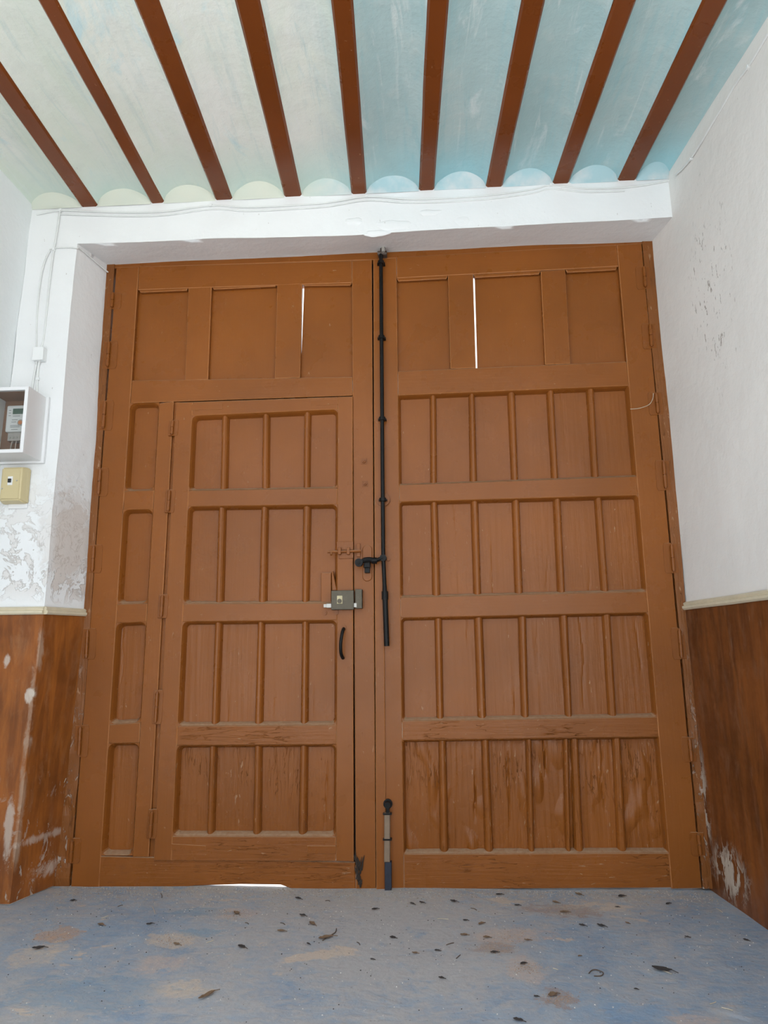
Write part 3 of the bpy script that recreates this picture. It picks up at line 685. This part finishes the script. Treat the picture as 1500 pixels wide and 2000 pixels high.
# rim lock
YS = YW
bm = bmesh.new(); a, b = P(647, 1153.5, YS-.03), P(691, 1190.5, YS-.03); box(bm, (a.x, YS-.034, b.z), (b.x, YS, a.z), .003); lk = bmobj('rim_lock', bm, MOLD, dw); lk['label'] = 'tarnished steel rim lock case'
bm = bmesh.new(); a2, b2 = P(658, 1163.5, YS-.034), P(669, 1179.5, YS-.034); box(bm, (a2.x, YS-.038, b2.z), (b2.x, YS-.03, a2.z), .002); bmobj('cylinder_plate', bm, MBR, lk)
c = (a2+b2)/2; bm = bmesh.new(); cyl(bm, Vector((c.x, YS-.037, c.z-.006)), Vector((c.x, YS-.046, c.z-.006)), .010, 16); bmobj('key_cylinder', bm, MOLD, lk, True)
bm = bmesh.new(); a2, b2 = P(689, 1178, YS-.022), P(696.5, 1186, YS-.022); box(bm, (a2.x, YS-.024, b2.z), (b2.x, YS-.006, a2.z), .001); bmobj('lock_bolt', bm, MST, lk)
bm = bmesh.new(); a2, b2 = P(637.5, 1179, YS-.022), P(648, 1187, YS-.022); box(bm, (a2.x, YS-.026, b2.z), (b2.x, YS-.008, a2.z), .002); a3 = P(632, 1180, YS-.02); box(bm, (a3.x, YS-.020, b2.z+.002), (a2.x+.004, YS-.012, a2.z-.002), .001); bmobj('draw_knob', bm, MST, lk)
# painted slide latch above the lock
bm = bmesh.new(); a, b = P(658, 1058, YW), P(690, 1074, YW); box(bm, (a.x, YW-.006, b.z), (b.x, YW+.002, a.z), .002); a, b = P(662, 1079, YW), P(690, 1091, YW); box(bm, (a.x, YW-.006, b.z), (b.x, YW+.002, a.z), .002)
sl_ = bmobj('slide_latch', bm, MPI, dw)
bm = bmesh.new(); y = 1077; cyl(bm, P(640, y+1, YW-.014), P(705, y-1, YW-.014), .006, 10); cyl(bm, P(647, y, YW-.012), P(647, y+7, YW-.026), .005, 8); bmobj('latch_bar', bm, MPI, sl_, True)
for x in (664, 681):
    bm = bmesh.new(); a, b = P(x-3, 1070, YW), P(x+3, 1084, YW); box(bm, (a.x, YW-.024, b.z), (b.x, YW, a.z), .003); bmobj('latch_guide', bm, MPI, sl_)
bm = bmesh.new(); prism(bm, [P(x, y, YW) for x, y in ((626, 1118), (646, 1118), (646, 1176), (626, 1176))], YW+.014, YW+.03, .002); bmobj('patch_board', bm, MV, dw)
bm = bmesh.new(); prism(bm, [P(x, y, YW) for x, y in ((647.5, 1115), (650, 1115), (657.5, 1153), (648, 1153))], YW+.004, YW+.025, .002); bmobj('old_latch_tongue', bm, MPI, dw)
for (x, y) in ((634, 1197), (657, 1196)):
    bm = bmesh.new(); c = P(x, y, YW); cyl(bm, c+Vector((0, .002, 0)), c+Vector((0, -.005, 0)), .011, 14); cyl(bm, c, c+Vector((0, -.008, 0)), .005, 10); bmobj('screw_washer', bm, MPI, dw)
# pull handle
bm = bmesh.new(); pts = smoothpath([P(671, 1228, YW), P(671, 1229, YW-.02), P(668.5, 1236, YW-.036), P(665.5, 1256, YW-.044), P(666, 1275, YW-.036), P(669, 1284, YW-.018), P(670, 1285, YW)], 5)
tube(bm, pts, .0075, 10); ph = bmobj('pull_handle', bm, MIRON, dw, True); ph['label'] = 'black iron pull handle'
bm = bmesh.new(); c = P(671, 1225, YW); cyl(bm, c, c+Vector((0, -.004, 0)), .013, 12); bmobj('handle_rose', bm, MPI, ph)

# ---- right leaf
dr = empty('door_3', P(1040, 1733, 0)); tag(dr, 'wide brown panelled gate leaf carrying the long black bolt rod', 'door', kind='structure')
RL = ((774, 502), (789, 1732)); RR = ((1205, 478), (1312, 1728))
board('stile', [(744, 505), (774, 503), (789, 1738), (754, 1739)], dr, MV, 0, .045); board('cover_strip', [(729, 506), (744.5, 505), (754.5, 1739), (735, 1739)], dr, MV, -.010, .045)
board('meeting_strip', [(722, 503), (750, 503), (760, 1738), (728, 1738)], dr, MDK, .047, .075, 0)
board('stile', [(1205, 478), (1253, 475), (1371, 1735), (1312, 1736)], dr, MV, 0, .045)
RW = ((502, 478, 543, 520), (725, 706, 772, 753), (947, 930, 980, 967), (1167, 1155, 1207, 1196), (1408, 1400, 1446, 1439), (1668, 1666, 1737, 1734))
for k, (a, b, c, d) in enumerate(RW): board('rail', [(lx(RL, a)+.5, a), (lx(RR, b)-.5, b), (lx(RR, d)-.5, d), (lx(RL, c)+.5, c)], dr, MHW if k > 3 else MH, .001, .045)
board('mullion', [(875, 537), (924, 535), (929.5, 718), (880, 720)], dr, MV, .002, .04); board('mullion', [(1056, 529), (1104, 526), (1114, 710), (1065, 712)], dr, MV, .002, .04)
for q in ([(768, 537), (880, 532), (885, 726), (769, 730)], [(927, 532), (1061, 524), (1070, 718), (932.5, 723)], [(1099, 520), (1210, 514), (1226, 712), (1109, 716)]): board('panel', q, dr, MV, YP, YP+.014, .0015)
for q in ([(774.5, 543), (875, 537.5), (872, 544), (778, 549)], [(924.5, 535.5), (1056, 528.5), (1053, 535), (928, 542)], [(1104.5, 526), (1205.5, 520), (1203, 527), (1108, 532)]): board('bead', q, dr, MH, .006, YP+.003, .003)
RB = [[(839, 852.5, 840, 854), (915, 928, 917.5, 933), (991, 1007, 999, 1013.5), (1068, 1083.5, 1078, 1092.5), (1146, 1162, 1157, 1172)],
      [(840, 855, 844, 861), (919, 935, 925, 941), (1000, 1016, 1006, 1023), (1081, 1097, 1090, 1106), (1162, 1178, 1175, 1191)],
      [(848, 864, 852, 867), (926, 944, 933, 951), (1012, 1029, 1019, 1035), (1093, 1111, 1105, 1120), (1177, 1195, 1189, 1207)],
      [(856, 872, 859, 877), (940, 956, 947, 965), (1027, 1040, 1032, 1046), (1100, 1112, 1106, 1117), (1115, 1132, 1123, 1142), (1197, 1215, 1208, 1227)]]
for k in range(4): opening(dr, RL, RR, RW[k+1][2:], RW[k+2][:2], 0, RB[k], (.2, .32, .5, 1.9)[k], depth=.034, ins=.012, clip=(.004, .012, .014, .006)[k])
for x, a, b in (((1257, 1260), 524, 560), ((1269, 1272), 636, 676), ((1281, 1284.5), 770, 806), ((1295.5, 1299.5), 904, 952), ((1311, 1315), 1066, 1114), ((1326, 1330.5), 1232, 1282), ((1346, 1350), 1444, 1484), ((1363, 1367), 1630, 1668)): hinge(dr, x, a, b, -1)
# long bolt rod with its guides
YR = -.034
def rodx(y):
    pts = [(492, 744), (900, 747), (1085, 748.5), (1165, 752), (1262, 755.5)]
    for (y0, x0), (y1, x1) in zip(pts, pts[1:]):
        if y <= y1: return x0+(x1-x0)*(y-y0)/(y1-y0)
    return pts[-1][1]
bm = bmesh.new(); ys = list(range(494, 1263, 24))+[1262]; tube(bm, [P(rodx(y), y, YR) for y in ys], [.0095 if y < 1163 else .0125 for y in ys], 12); rod = bmobj('bolt_rod', bm, MIRON, dr, True); rod['label'] = 'long black iron bolt rod'
for y in (513, 659, 818, 976, 1163):
    c = P(rodx(y), y, YR); bm = bmesh.new(); h = .008 if y < 1100 else .018
    cyl(bm, c-Vector((0, 0, h)), c+Vector((0, 0, h)), .0155, 14); box(bm, (c.x-.006, YR, c.z-.006), (c.x+.006, -.006, c.z+.006))
    if y < 1100: box(bm, (c.x-.020, YR+.004, c.z-.004), (c.x+.020, -.004, c.z+.004), .001)
    bmobj('rod_guide', bm, MIRON, rod)
bm = bmesh.new(); c = P(748, 976, -.010); cyl(bm, c+Vector((0, .002, 0)), c+Vector((0, -.004, 0)), .032, 24); bmobj('guide_rose', bm, MPI, dr)
bm = bmesh.new(); c = P(748.5, 1090, YR); cyl(bm, c+Vector((0, .02, 0)), c+Vector((0, -.018, 0)), .0155, 14)
tube(bm, smoothpath([c+Vector((0, -.010, 0)), P(741, 1092, YR-.012), P(733, 1095, YR-.016), P(722, 1093, YR-.020), P(712, 1094, YR-.020), P(703, 1098, YR-.020)], 4), [.009]*9+[.012]*8+[.010]*4, 10)
c2 = P(701, 1099, YR-.020); cyl(bm, c2+Vector((0, .012, 0)), c2+Vector((0, -.012, 0)), .0185, 16); c3 = P(731, 1095, YR-.016); cyl(bm, c3+Vector((.012, 0, 0)), c3-Vector((.012, 0, 0)), .0145, 12)
bmobj('rod_lever', bm, MIRON, rod, False)
bm = bmesh.new(); c4 = c2+Vector((0, -.012, 0)); cyl(bm, c4, c4+Vector((0, -.003, 0)), .008, 12); bmobj('lever_eye', bm, MDK, rod)
bm = bmesh.new(); c = P(759, 1092, 0); cyl(bm, c+Vector((0, .002, 0)), c+Vector((0, -.012, 0)), .009, 8); bmobj('bolt', bm, MPI, dr)
# head catch of the rod at the soffit
bm = bmesh.new(); c = P(746, 491, YR); cyl(bm, c+Vector((-.022, 0, -.010)), c+Vector((.022, 0, -.010)), .011, 10); cyl(bm, c+Vector((.004, -.006, 0)), c+Vector((.004, -.006, .024)), .012, 12); box(bm, (c.x-.020, YR, c.z-.018), (c.x+.024, 0, c.z+.002), .003); hc = bmobj('rod_catch', bm, simple('rusty_iron', (.10, .075, .06, 1), .6, .4, var=.4, scale=60), rod)
bm = bmesh.new(); c5 = P(748.5, 488, YR-.02); cyl(bm, c5-Vector((0, 0, .010)), c5+Vector((0, 0, .014)), .0085, 10); bmobj('catch_pin', bm, MST, rod)
# foot bolt
bm = bmesh.new(); prism(bm, [P(x, y, -.012) for x, y in ((751, 1586), (762, 1586), (762, 1682), (750.5, 1682))], -.030, .0, .003)
fb = bmobj('foot_bolt', bm, simple('bare_grey_wood', (.21, .145, .095, 1), .7, var=.25, scale=30), dr); fb['label'] = 'worn pale foot bolt'
bm = bmesh.new(); c = P(757, 1572, -.03); cyl(bm, c+Vector((0, .03, 0)), c+Vector((0, -.014, 0)), .013, 12); cyl(bm, c+Vector((0, .028, 0)), c+Vector((0, .018, 0)), .020, 14); box(bm, (c.x-.007, -.028, c.z-.05), (c.x+.007, -.004, c.z), .002); bmobj('bolt_knob', bm, MIRON, fb)
bm = bmesh.new(); prism(bm, [P(x, y, -.012) for x, y in ((751.5, 1682), (765, 1682), (765, 1741), (752, 1741))], -.028, .0, .002); bmobj('bolt_shoe', bm, simple('blue_black_paint', (.009, .014, .028, 1), .6, var=.6, scale=50), fb)
for y in (1590, 1640):
    bm = bmesh.new(); c = P(756.5, y, -.03); box(bm, (c.x-.019, -.0335, c.z-.003), (c.x+.019, -.005, c.z+.003), .001); bmobj('bolt_staple', bm, MIRON, fb)

# ------------------------------------------------------------------ electrics on the pier
MWB = simple('white_box_paint', (.80, .80, .80, 1), .5, var=.04, scale=8, bump=.05); MBI = simple('box_interior_wood', (.30, .155, .085, 1), .55, var=.3, scale=14)
MWP = simple('white_plastic', (.82, .83, .82, 1), .4, var=.02, bump=0); MBE = simple('yellowed_plastic', (.60, .50, .28, 1), .4, var=.05, scale=10, bump=0)
bt, bb = P(95, 779, YF), P(83, 902, YF)
r_ = ray(59, 757); k_ = (bt.x - CAM.x)/r_.x; YM = CAM.y + r_.y*k_          # depth at which the front corner lines up with the back corner's X
dep = max(.10, min(.2, YF-YM)); YM = YF-dep
x1 = (bt.x+bb.x)/2; z1 = bt.z; z0 = bb.z; x0 = x1-.30; t_ = .012
mb = empty('meter_box', Vector(((x0+x1)/2, YF, z0))); tag(mb, 'white wooden box with a glazed front holding the electricity meter', 'meter box')
bm = bmesh.new()
box(bm, (x0, YM, z0), (x0+t_, YF-.016, z1)); box(bm, (x1-t_, YM, z0), (x1, YF-.016, z1)); box(bm, (x0+t_, YM, z0), (x1-t_, YF-.016, z0+t_)); box(bm, (x0+t_, YM, z1-t_), (x1-t_, YF-.016, z1)); bmobj('case', bm, MWB, mb)
bm = bmesh.new(); box(bm, (x0-.008, YF-.017, z0-.010), (x1+.012, YF-.001, z1+.004), .003); bmobj('back_board', bm, MWB, mb)
bm = bmesh.new(); e = .002
box(bm, (x0+t_, YF-.020, z0+t_), (x1-t_, YF-.0175, z1-t_)); 
for a, b in (((x0+t_, YM+.02, z0+t_), (x0+t_+e, YF-.018, z1-t_)), ((x1-t_-e, YM+.02, z0+t_), (x1-t_, YF-.018, z1-t_)), ((x0+t_, YM+.02, z0+t_), (x1-t_, YF-.018, z0+t_+e)), ((x0+t_, YM+.02, z1-t_-e), (x1-t_, YF-.018, z1-t_))): box(bm, a, b)
li = bmobj('lining', bm, MBI, mb); li['label'] = 'brown stained wooden lining'
bm = bmesh.new(); f_ = .016
for a, b in (((x0, z0), (x0+f_, z1)), ((x1-f_, z0), (x1, z1)), ((x0+f_, z0), (x1-f_, z0+f_)), ((x0+f_, z1-f_), (x1-f_, z1))): box(bm, (a[0], YM-.008, a[1]), (b[0], YM, b[1]), .0015)
dfr = bmobj('door_frame', bm, MWB, mb)
gl = NT('window_glass', .02, .5); gl.b.inputs['Transmission Weight'].default_value = 1; gl.b.inputs['IOR'].default_value = 1.45; gl.color(gl.mix(gl.noise(gl.coords(), 20), (.93, .95, .94, 1), (.97, .97, .96, 1)))
bm = bmesh.new(); box(bm, (x0+f_-.003, YM-.003, z0+f_-.003), (x1-f_+.003, YM-.001, z1-f_+.003)); bmobj('pane', bm, gl.m, dfr)
# the meter
YMe = YF-.02; mm = P(40, 815, YMe-.06)
MY = YMe-.055
ma, mz = P(14, 792, MY), P(45, 843, MY); mw = .125; mx0 = ma.x; mx1 = mx0+mw
em = empty('electricity_meter', Vector((mx0+mw/2, YMe, mz.z-.04))); tag(em, 'white electricity meter with green display and orange button inside the glazed box', 'meter')
bm = bmesh.new(); box(bm, (mx0, MY, mz.z), (mx1, YMe+.001, ma.z), .008); bmobj('casing', bm, MWP, em)
bm = bmesh.new(); box(bm, (mx0+.008, MY+.012, mz.z-.038), (mx1-.008, YMe+.001, mz.z+.004), .003); bmobj('terminal_cover', bm, simple('clear_grey_plastic', (.50, .47, .44, 1), .3, var=.2, scale=60, bump=0), em)
for k in range(6):
    bm = bmesh.new(); xx = mx0+.018+k*.017; cyl(bm, (xx, MY+.010, mz.z-.022), (xx, MY+.016, mz.z-.022), .0055, 10); bmobj('terminal', bm, MST, em)
bm = bmesh.new(); cl = MY-.0008; hgt = ma.z-mz.z; box(bm, (mx0+.030, cl, ma.z-hgt*.34), (mx1-.018, MY+.004, ma.z-hgt*.13), .001); bmobj('display', bm, simple('green_lcd', (.075, .15, .105, 1), .25, var=.1, bump=0), em)
MOR = simple('orange_plastic', (.70, .26, .09, 1), .4, var=.05, bump=0); MGR = simple('grey_print', (.22, .24, .23, 1), .6, var=.1, bump=0)
bm = bmesh.new(); cx_, cz_ = mx0+.071, mz.z+hgt*.335; cyl(bm, (cx_, cl-.004, cz_), (cx_, MY+.003, cz_), .009, 18); bmobj('button', bm, MOR, em)
bm = bmesh.new(); cyl(bm, (cx_, cl-.0006, cz_), (cx_, MY+.003, cz_), .015, 20); bmobj('button_ring', bm, MST, em)
bm = bmesh.new(); cyl(bm, (mx0+.095, cl-.002, mz.z+hgt*.50), (mx0+.095, MY+.003, mz.z+hgt*.50), .011, 18); bmobj('optical_port', bm, MGR, em)
for (u, v, wd) in ((.012, .80, .010), (.012, .70, .010), (.012, .60, .010), (.032, .58, .034), (.03, .44, .026), (.028, .36, .022), (.024, .22, .055), (.024, .17, .045), (.03, .08, .03)):
    bm = bmesh.new(); box(bm, (mx0+u, cl, mz.z+hgt*v), (mx0+u+wd, MY+.003, mz.z+hgt*v+.0022)); bmobj('printed_line', bm, MGR, em)
# wires from the meter
MWI = simple('meter_wire', (.55, .48, .42, 1), .5, bump=0)
for k in range(4):
    xx = mx0+.03+k*.018; bm = bmesh.new(); tube(bm, smoothpath([(xx, MY+.02, mz.z-.034), (xx+.002*(k-1), MY+.015, mz.z-.055), (xx+.006*(k-2), MY+.022, z0+t_+.004)], 4), .0026, 6); bmobj('wire', bm, MWI, em, True)
# breaker cover below
fz1, fz0 = P(20, 913, YF-.06).z, P(20, 976, YF-.06).z; fx1 = P(40, 940, YF-.06).x; fx0 = P(2, 940, YF-.06).x
sb = empty('switch_box', Vector(((fx0+fx1)/2, YF, fz0))); tag(sb, 'yellowed plastic breaker cover under the meter box', 'switch box')
bm = bmesh.new(); bx1 = P(57, 940, YF-.005).x
fr_ = [(fx0, fz0), (fx1, fz0), (fx1, fz1), (fx0, fz1)]; bk = [(fx0-.012, fz0-.010), (max(bx1, fx1+.012), fz0-.010), (max(bx1, fx1+.012), fz1+.006), (fx0-.012, fz1+.006)]
L = [[bm.verts.new((x, y, z)) for x, z in pts] for pts, y in ((fr_, YF-.060), (bk, YF-.030), (bk, YF))]
bm.faces.new(L[0]); bm.faces.new(L[-1][::-1])
for a, b in zip(L, L[1:]):
    for i in range(4): bm.faces.new((a[i], a[(i+1) % 4], b[(i+1) % 4], b[i]))
bmesh.ops.bevel(bm, geom=[e for e in bm.edges], offset=.006, segments=3, affect='EDGES'); bmobj('cover', bm, MBE, sb, True)
cx_ = P(20, 940, YF-.06).x; cz_ = P(20, 939, YF-.06).z
bm = bmesh.new(); box(bm, (cx_-.011, YF-.0625, cz_-.020), (cx_+.011, YF-.05, cz_+.020), .001); brk = bmobj('breaker_body', bm, MWP, sb)
bm = bmesh.new(); box(bm, (cx_-.008, YF-.068, cz_-.009), (cx_+.006, YF-.058, cz_+.009), .002); bmobj('breaker_toggle', bm, simple('black_plastic', (.015, .015, .015, 1), .4, bump=0), brk)
for (dx, dz) in ((-.034, -.035), (.030, .0)):
    bm = bmesh.new(); cyl(bm, (cx_+dx, YF-.0605, cz_+dz), (cx_+dx, YF-.0625, cz_+dz), .0035, 10); bmobj('screw', bm, MST, sb)
bm = bmesh.new(); q = P(30, 984, YF); box(bm, (fx0+.012, YF-.012, fz0-.030), (fx1+.01, YF, fz0-.008), .003); tag(bmobj('cable_duct', bm, MWB), 'short white duct stub under the yellowed breaker cover', 'duct')
# junction box
a, b = P(66, 679, YF-.03), P(84, 703, YF-.03)
jb = empty('junction_box', Vector(((a.x+b.x)/2, YF, b.z))); tag(jb, 'small white junction box above the meter box', 'junction box')
bm = bmesh.new(); box(bm, (a.x, YF-.032, b.z), (b.x, YF, a.z), .003); bmobj('body', bm, MWP, jb)
bm = bmesh.new(); box(bm, (a.x-.001, YF-.036, b.z-.001), (b.x+.001, YF-.030, a.z+.001), .002); bmobj('lid', bm, MWP, jb)
# cables
MCB = simple('painted_cable', (.74, .75, .73, 1), .6, var=.08, bump=0)
def cable(pts, r, label, group=None, clips=(), name='cable'):
    root = empty(name, Vector(pts[0])); tag(root, label, 'cable', group)
    bm = bmesh.new(); tube(bm, smoothpath(pts, 6), r, 7); bmobj('sheath', bm, MCB, root, True)
    for c in clips:
        c = Vector(c); bm = bmesh.new(); box(bm, (c.x-.006, c.y-.006, c.z-.004), (c.x+.006, c.y+.006, c.z+.008), .001); bmobj('clip', bm, MWP, root)
yc = YF-.005
LN = [(72, 419), (118, 411), (200, 414), (310, 414), (412, 402), (480, 405), (560, 402), (640, 396), (716, 384), (800, 389), (880, 387), (960, 381), (1040, 370), (1076, 362), (1140, 368), (1220, 366), (1300, 354), (1320, 345)]
cable([P(x, y, yc) for x, y in LN], .0042, 'white cable sagging across the lintel below the beam ends', None, [P(x, y, yc-.002) for x, y in ((118, 411), (412, 402), (716, 384), (1076, 362))])
cable([P(x, y+7, yc) for x, y in LN[1:-2]], .0035, 'second thinner cable hanging just under the lintel cable')
cable([P(x, y, yc) for x, y in ((117, 413), (112, 450), (105, 490), (98, 540), (93, 590), (88, 640), (84, 668), (80, 679))], .0045, 'white cable dropping from the lintel to the junction box', None, [P(105, 488, yc-.002)])
cable([P(x, y, yc) for x, y in ((98, 490), (91, 502), (82, 530), (75, 580), (72, 630), (71, 679))], .0040, 'white cable bowing out beside the junction box drop')
cable([P(97, 487, yc), P(112, 484, yc), P(135, 483, yc), P(150, 485, yc), P(156, 487, YF+.02)+nrev*.003, lerp(P(150, 485, YF), P(209, 530, 0), .5)+nrev*.007, P(209, 532, -.01)+nrev*.006], .0035, 'white cable running into the reveal above the gate corner')
cable([P(72, 704, yc-.01), P(70, 716, yc), P(66, 738, yc), P(63, 760, yc), P(62, 785, yc)], .0055, 'white cable entering the top of the meter box', 'cables into the meter box')
cable([P(78, 704, yc-.01), P(75, 716, yc), P(73, 738, yc), P(72, 760, yc), P(72, 785, yc)], .0055, 'white cable entering the top of the meter box', 'cables into the meter box', [P(74, 741, yc-.002)])
cable([WR(1322, 342)-rn*.006, WR(1352, 310)-rn*.006, WR(1400, 232)-rn*.006, WR(1440, 165)-rn*.006, WR(1465, 130)-rn*.006, WR(1500, 72)-rn*.006, WR(1600, -100)-rn*.006], .0045, 'white cable clipped along the top of the pitted side wall', None, [WR(1352, 311)-rn*.005, WR(1464, 132)-rn*.005])

# ------------------------------------------------------------------ litter on the floor
MLF = simple('dead_leaf', (.035, .028, .025, 1), .75, var=.4, scale=60); MLB = simple('brown_leaf', (.17, .105, .06, 1), .8, var=.4, scale=60)
MSW = simple('pale_straw', (.52, .45, .34, 1), .7, var=.2, scale=60, bump=0); MTW = simple('twig_bark', (.10, .07, .05, 1), .85, var=.4, scale=60)
def fz(x, y): return noise.noise(Vector((x*2, y*2, 0)))*.006 + noise.noise(Vector((x*7, y*7, 3)))*.002 - .004
def leaf(px, py, ln, wd, ang, mat, label, group=None, name='dry_leaf'):
    c = PZ(px, py); c.z = fz(c.x, c.y)+.002; bm = bmesh.new(); n = 7; L = []; ca, sa = math.cos(ang), math.sin(ang); cu = R_.uniform(.08, .22)*ln
    for j in range(n+1):
        t = j/n; w_ = wd*math.sin(math.pi*min(1, t*.93+.05))**.8*.5*R_.uniform(.8, 1.15); row = []
        for i in range(5):
            s_ = i/2-1; x = (t-.5)*ln; y = s_*w_
            z = cu*(2*t-1)**2*.6 + abs(s_)*w_*.55 + R_.uniform(0, .0012)
            row.append(bm.verts.new((c.x+x*ca-y*sa, c.y+x*sa+y*ca, c.z+z)))
        L.append(row)
    for a, b in zip(L, L[1:]):
        for i in range(4): bm.faces.new((a[i], a[i+1], b[i+1], b[i]))
    r = bmesh.ops.extrude_face_region(bm, geom=bm.faces[:]);
    for v in [q for q in r['geom'] if isinstance(q, bmesh.types.BMVert)]: v.co.z += .0009
    o = empty(name, c); tag(o, label, 'leaf', group); bmobj('blade', bm, mat, o, True)
    bm = bmesh.new(); a = Vector((c.x+ln*.5*ca, c.y+ln*.5*sa, c.z+cu*.6)); tube(bm, [a-Vector((ca, sa, 0))*ln*.25, a, a+Vector((ca*ln*.3, sa*ln*.3, -cu*.5))], .0011, 5); bmobj('stalk', bm, mat, o)
def twig(pxs, r, mat, label, group=None, name='twig', cat='twig'):
    pts = []
    for (x, y) in pxs: q = PZ(x, y); q.z = fz(q.x, q.y)+r+.001; pts.append(q)
    bm = bmesh.new(); tube(bm, smoothpath(pts, 4), r, 6); tag(bmobj(name, bm, mat, None, True), label, cat, group)
leaf(1293, 1893, .060, .026, -.35, MLF, 'largest dark curled leaf lying alone on bare blue floor')
leaf(404, 1946, .062, .016, 1.0, MLB, 'long brown bark-like leaf sliver on the worn floor', None, 'bark_sliver')
leaf(637, 1831, .055, .022, .5, MLB, 'crumpled brown leaf with a forked twig beside it')
twig([(630, 1836), (645, 1826), (655, 1820), (657, 1813)], .0018, MTW, 'forked dark twig touching the crumpled brown leaf')
G = 'dark leaf scraps on the floor'; LB = 'small dark dry leaf scrap lying out on the open blue floor'
for (x, y, s) in ((582, 1752, .030), (591, 1787, .026), (732, 1775, .026), (292, 1805, .024), (472, 1849, .032), (767, 1830, .022), (805, 1765, .022), (824, 1763, .022), (886, 1761, .030), (975, 1747, .028), (1010, 1767, .022), (909, 1797, .018), (1137, 1806, .024), (1174, 1807, .030), (1205, 1770, .016), (1214, 1750, .030), (1305, 1765, .026), (854, 1856, .018), (862, 1908, .018), (1022, 1884, .022), (965, 1861, .026), (1342, 1831, .016), (1242, 1930, .012), (1047, 1946, .014), (727, 1872, .014), (602, 1843, .014), (75, 1850, .040), (142, 1757, .022), (1457, 1837, .018), (1012, 1991, .028)):
    leaf(x, y, s, s*R_.uniform(.4, .6), R_.uniform(-.7, .7), MLF, *((LB, G) if y > 1772 else ('small dark dry leaf scrap lying close to the foot of the gate', 'dark leaf scraps by the gate')))
G = 'brown leaf scraps on the floor'; LB = 'small brown dry leaf scrap lying on the dusty floor'
for (x, y, s) in ((610, 1804, .034), (549, 1818, .028), (462, 1783, .034), (906, 1825, .026), (950, 1830, .024), (810, 1861, .020), (1080, 1944, .034), (1102, 1779, .034), (197, 1806, .030), (1132, 1866, .014), (1085, 1760, .026), (1130, 1745, .03), (940, 1803, .028), (1225, 1801, .016), (345, 1843, .026), (1030, 1835, .022)):
    leaf(x, y, s, s*R_.uniform(.4, .6), R_.uniform(-.8, .8), MLB, LB, G)
twig([(1150, 1900), (1156, 1894), (1165, 1893), (1178, 1898), (1174, 1904), (1160, 1905)], .0016, MTW, 'thin dark twig curled into a loop on blue floor')
G = 'short twigs on the floor'
for (x, y, dx, dy) in ((315, 1748, 2, 9), (552, 1803, 9, 4), (482, 1802, 7, 3), (879, 1843, 15, -4), (895, 1868, 8, -7), (925, 1775, 12, 4), (700, 1842, 6, 5), (235, 1768, 10, -3), (640, 1757, 9, 1)):
    twig([(x-dx/2, y-dy/2), (x+1, y-1), (x+dx/2, y+dy/2)], .0014, MTW, 'short dark twig lying on the dusty floor', G)
G = 'pale straws on the floor'
for (x, y, dx, dy) in ((300, 1777, 5, 14), (865, 1794, 22, 2), (1392, 1956, 12, -4), (1420, 1968, 22, 6), (1300, 1895, 24, 10), (1085, 1893, 10, 3), (360, 1714, 2, 18), (1405, 1778, 12, 8), (205, 1790, 14, -5), (410, 1838, 14, -5)):
    if y < 1740: continue
    twig([(x-dx/2, y-dy/2), (x+1, y), (x+dx/2, y+dy/2)], .0013, MSW, 'pale straw lying on the dusty floor', G, 'straw', 'straw')
def crumbs(name, n, fn, mat, smin, smax, label):
    bm = bmesh.new()
    for k in range(n):
        c = fn()
        if c is None: continue
        s = R_.uniform(smin, smax); z = fz(c.x, c.y); ang = R_.uniform(0, 3)
        v = [bm.verts.new((c.x+s*math.cos(ang+t)*a, c.y+s*math.sin(ang+t)*a, z+h)) for t, a, h in ((0, 1, 0), (2.1, .8, 0), (4.2, .9, 0), (1, .1, s*.8))]
        for f in ((0, 1, 3), (1, 2, 3), (2, 0, 3)): bm.faces.new([v[i] for i in f])
    o = bmobj(name, bm, mat, debris, False); o['label'] = label; o['kind'] = 'stuff'
def near_edge():
    y = -abs(R_.gauss(0, .10))-.006; return Vector((R_.uniform(-1.38, 1.38), y, 0))
def anyw(): return Vector((R_.uniform(-1.34, 1.34), -.26-1.1*R_.random()**1.5, 0))
def pile():
    x, y, s = R_.choice(((1105, 1772, 35), (1000, 1826, 30), (965, 1852, 18), (1092, 1948, 18), (455, 1783, 20), (335, 1835, 22), (110, 1822, 30), (1030, 1890, 20))); return PZ(x+R_.gauss(0, s), max(1742, y+R_.gauss(0, s*.35)))
debris = empty('floor_debris', Vector((0, -.4, 0))); tag(debris, 'loose grit, paint flakes and crumbs littering the blue floor', 'debris', kind='stuff')
crumbs('dust_grit', 2600, near_edge, simple('grey_grit', (.33, .28, .23, 1), .9, var=.5, scale=200, bump=0), .0012, .0045, 'grey grit swept against the foot of the gate')
crumbs('pale_flakes', 420, anyw, simple('pale_flake', (.62, .58, .52, 1), .9, var=.2, bump=0), .0010, .0035, 'pale paint flakes scattered over the blue floor')
crumbs('rust_crumbs', 1900, pile, simple('rust_crumb', (.33, .22, .15, 1), .9, var=.5, scale=200, bump=0), .0008, .0026, 'reddish brown crumbs in loose patches on the floor')
crumbs('dark_crumbs', 380, anyw, simple('dark_crumb', (.05, .042, .036, 1), .9, var=.5, scale=200, bump=0), .0010, .0038, 'dark specks of soil scattered over the blue floor')
# dry fibres caught on the frame
for pts, lb in (([(1231, 799), (1250, 797), (1268, 790), (1275, 778), (1276, 768)], 'pale dry fibre caught on a hinge at the pitted wall side'), ([(108, 1535), (118, 1528), (124, 1530), (129, 1520)], 'pale root fibre stuck in the frame beside the reveal dado')):
    bm = bmesh.new(); tube(bm, smoothpath([P(x, y, -.014) for x, y in pts], 4), .0014, 5); tag(bmobj('fibre', bm, MSW, None, True), lb, 'fibre')
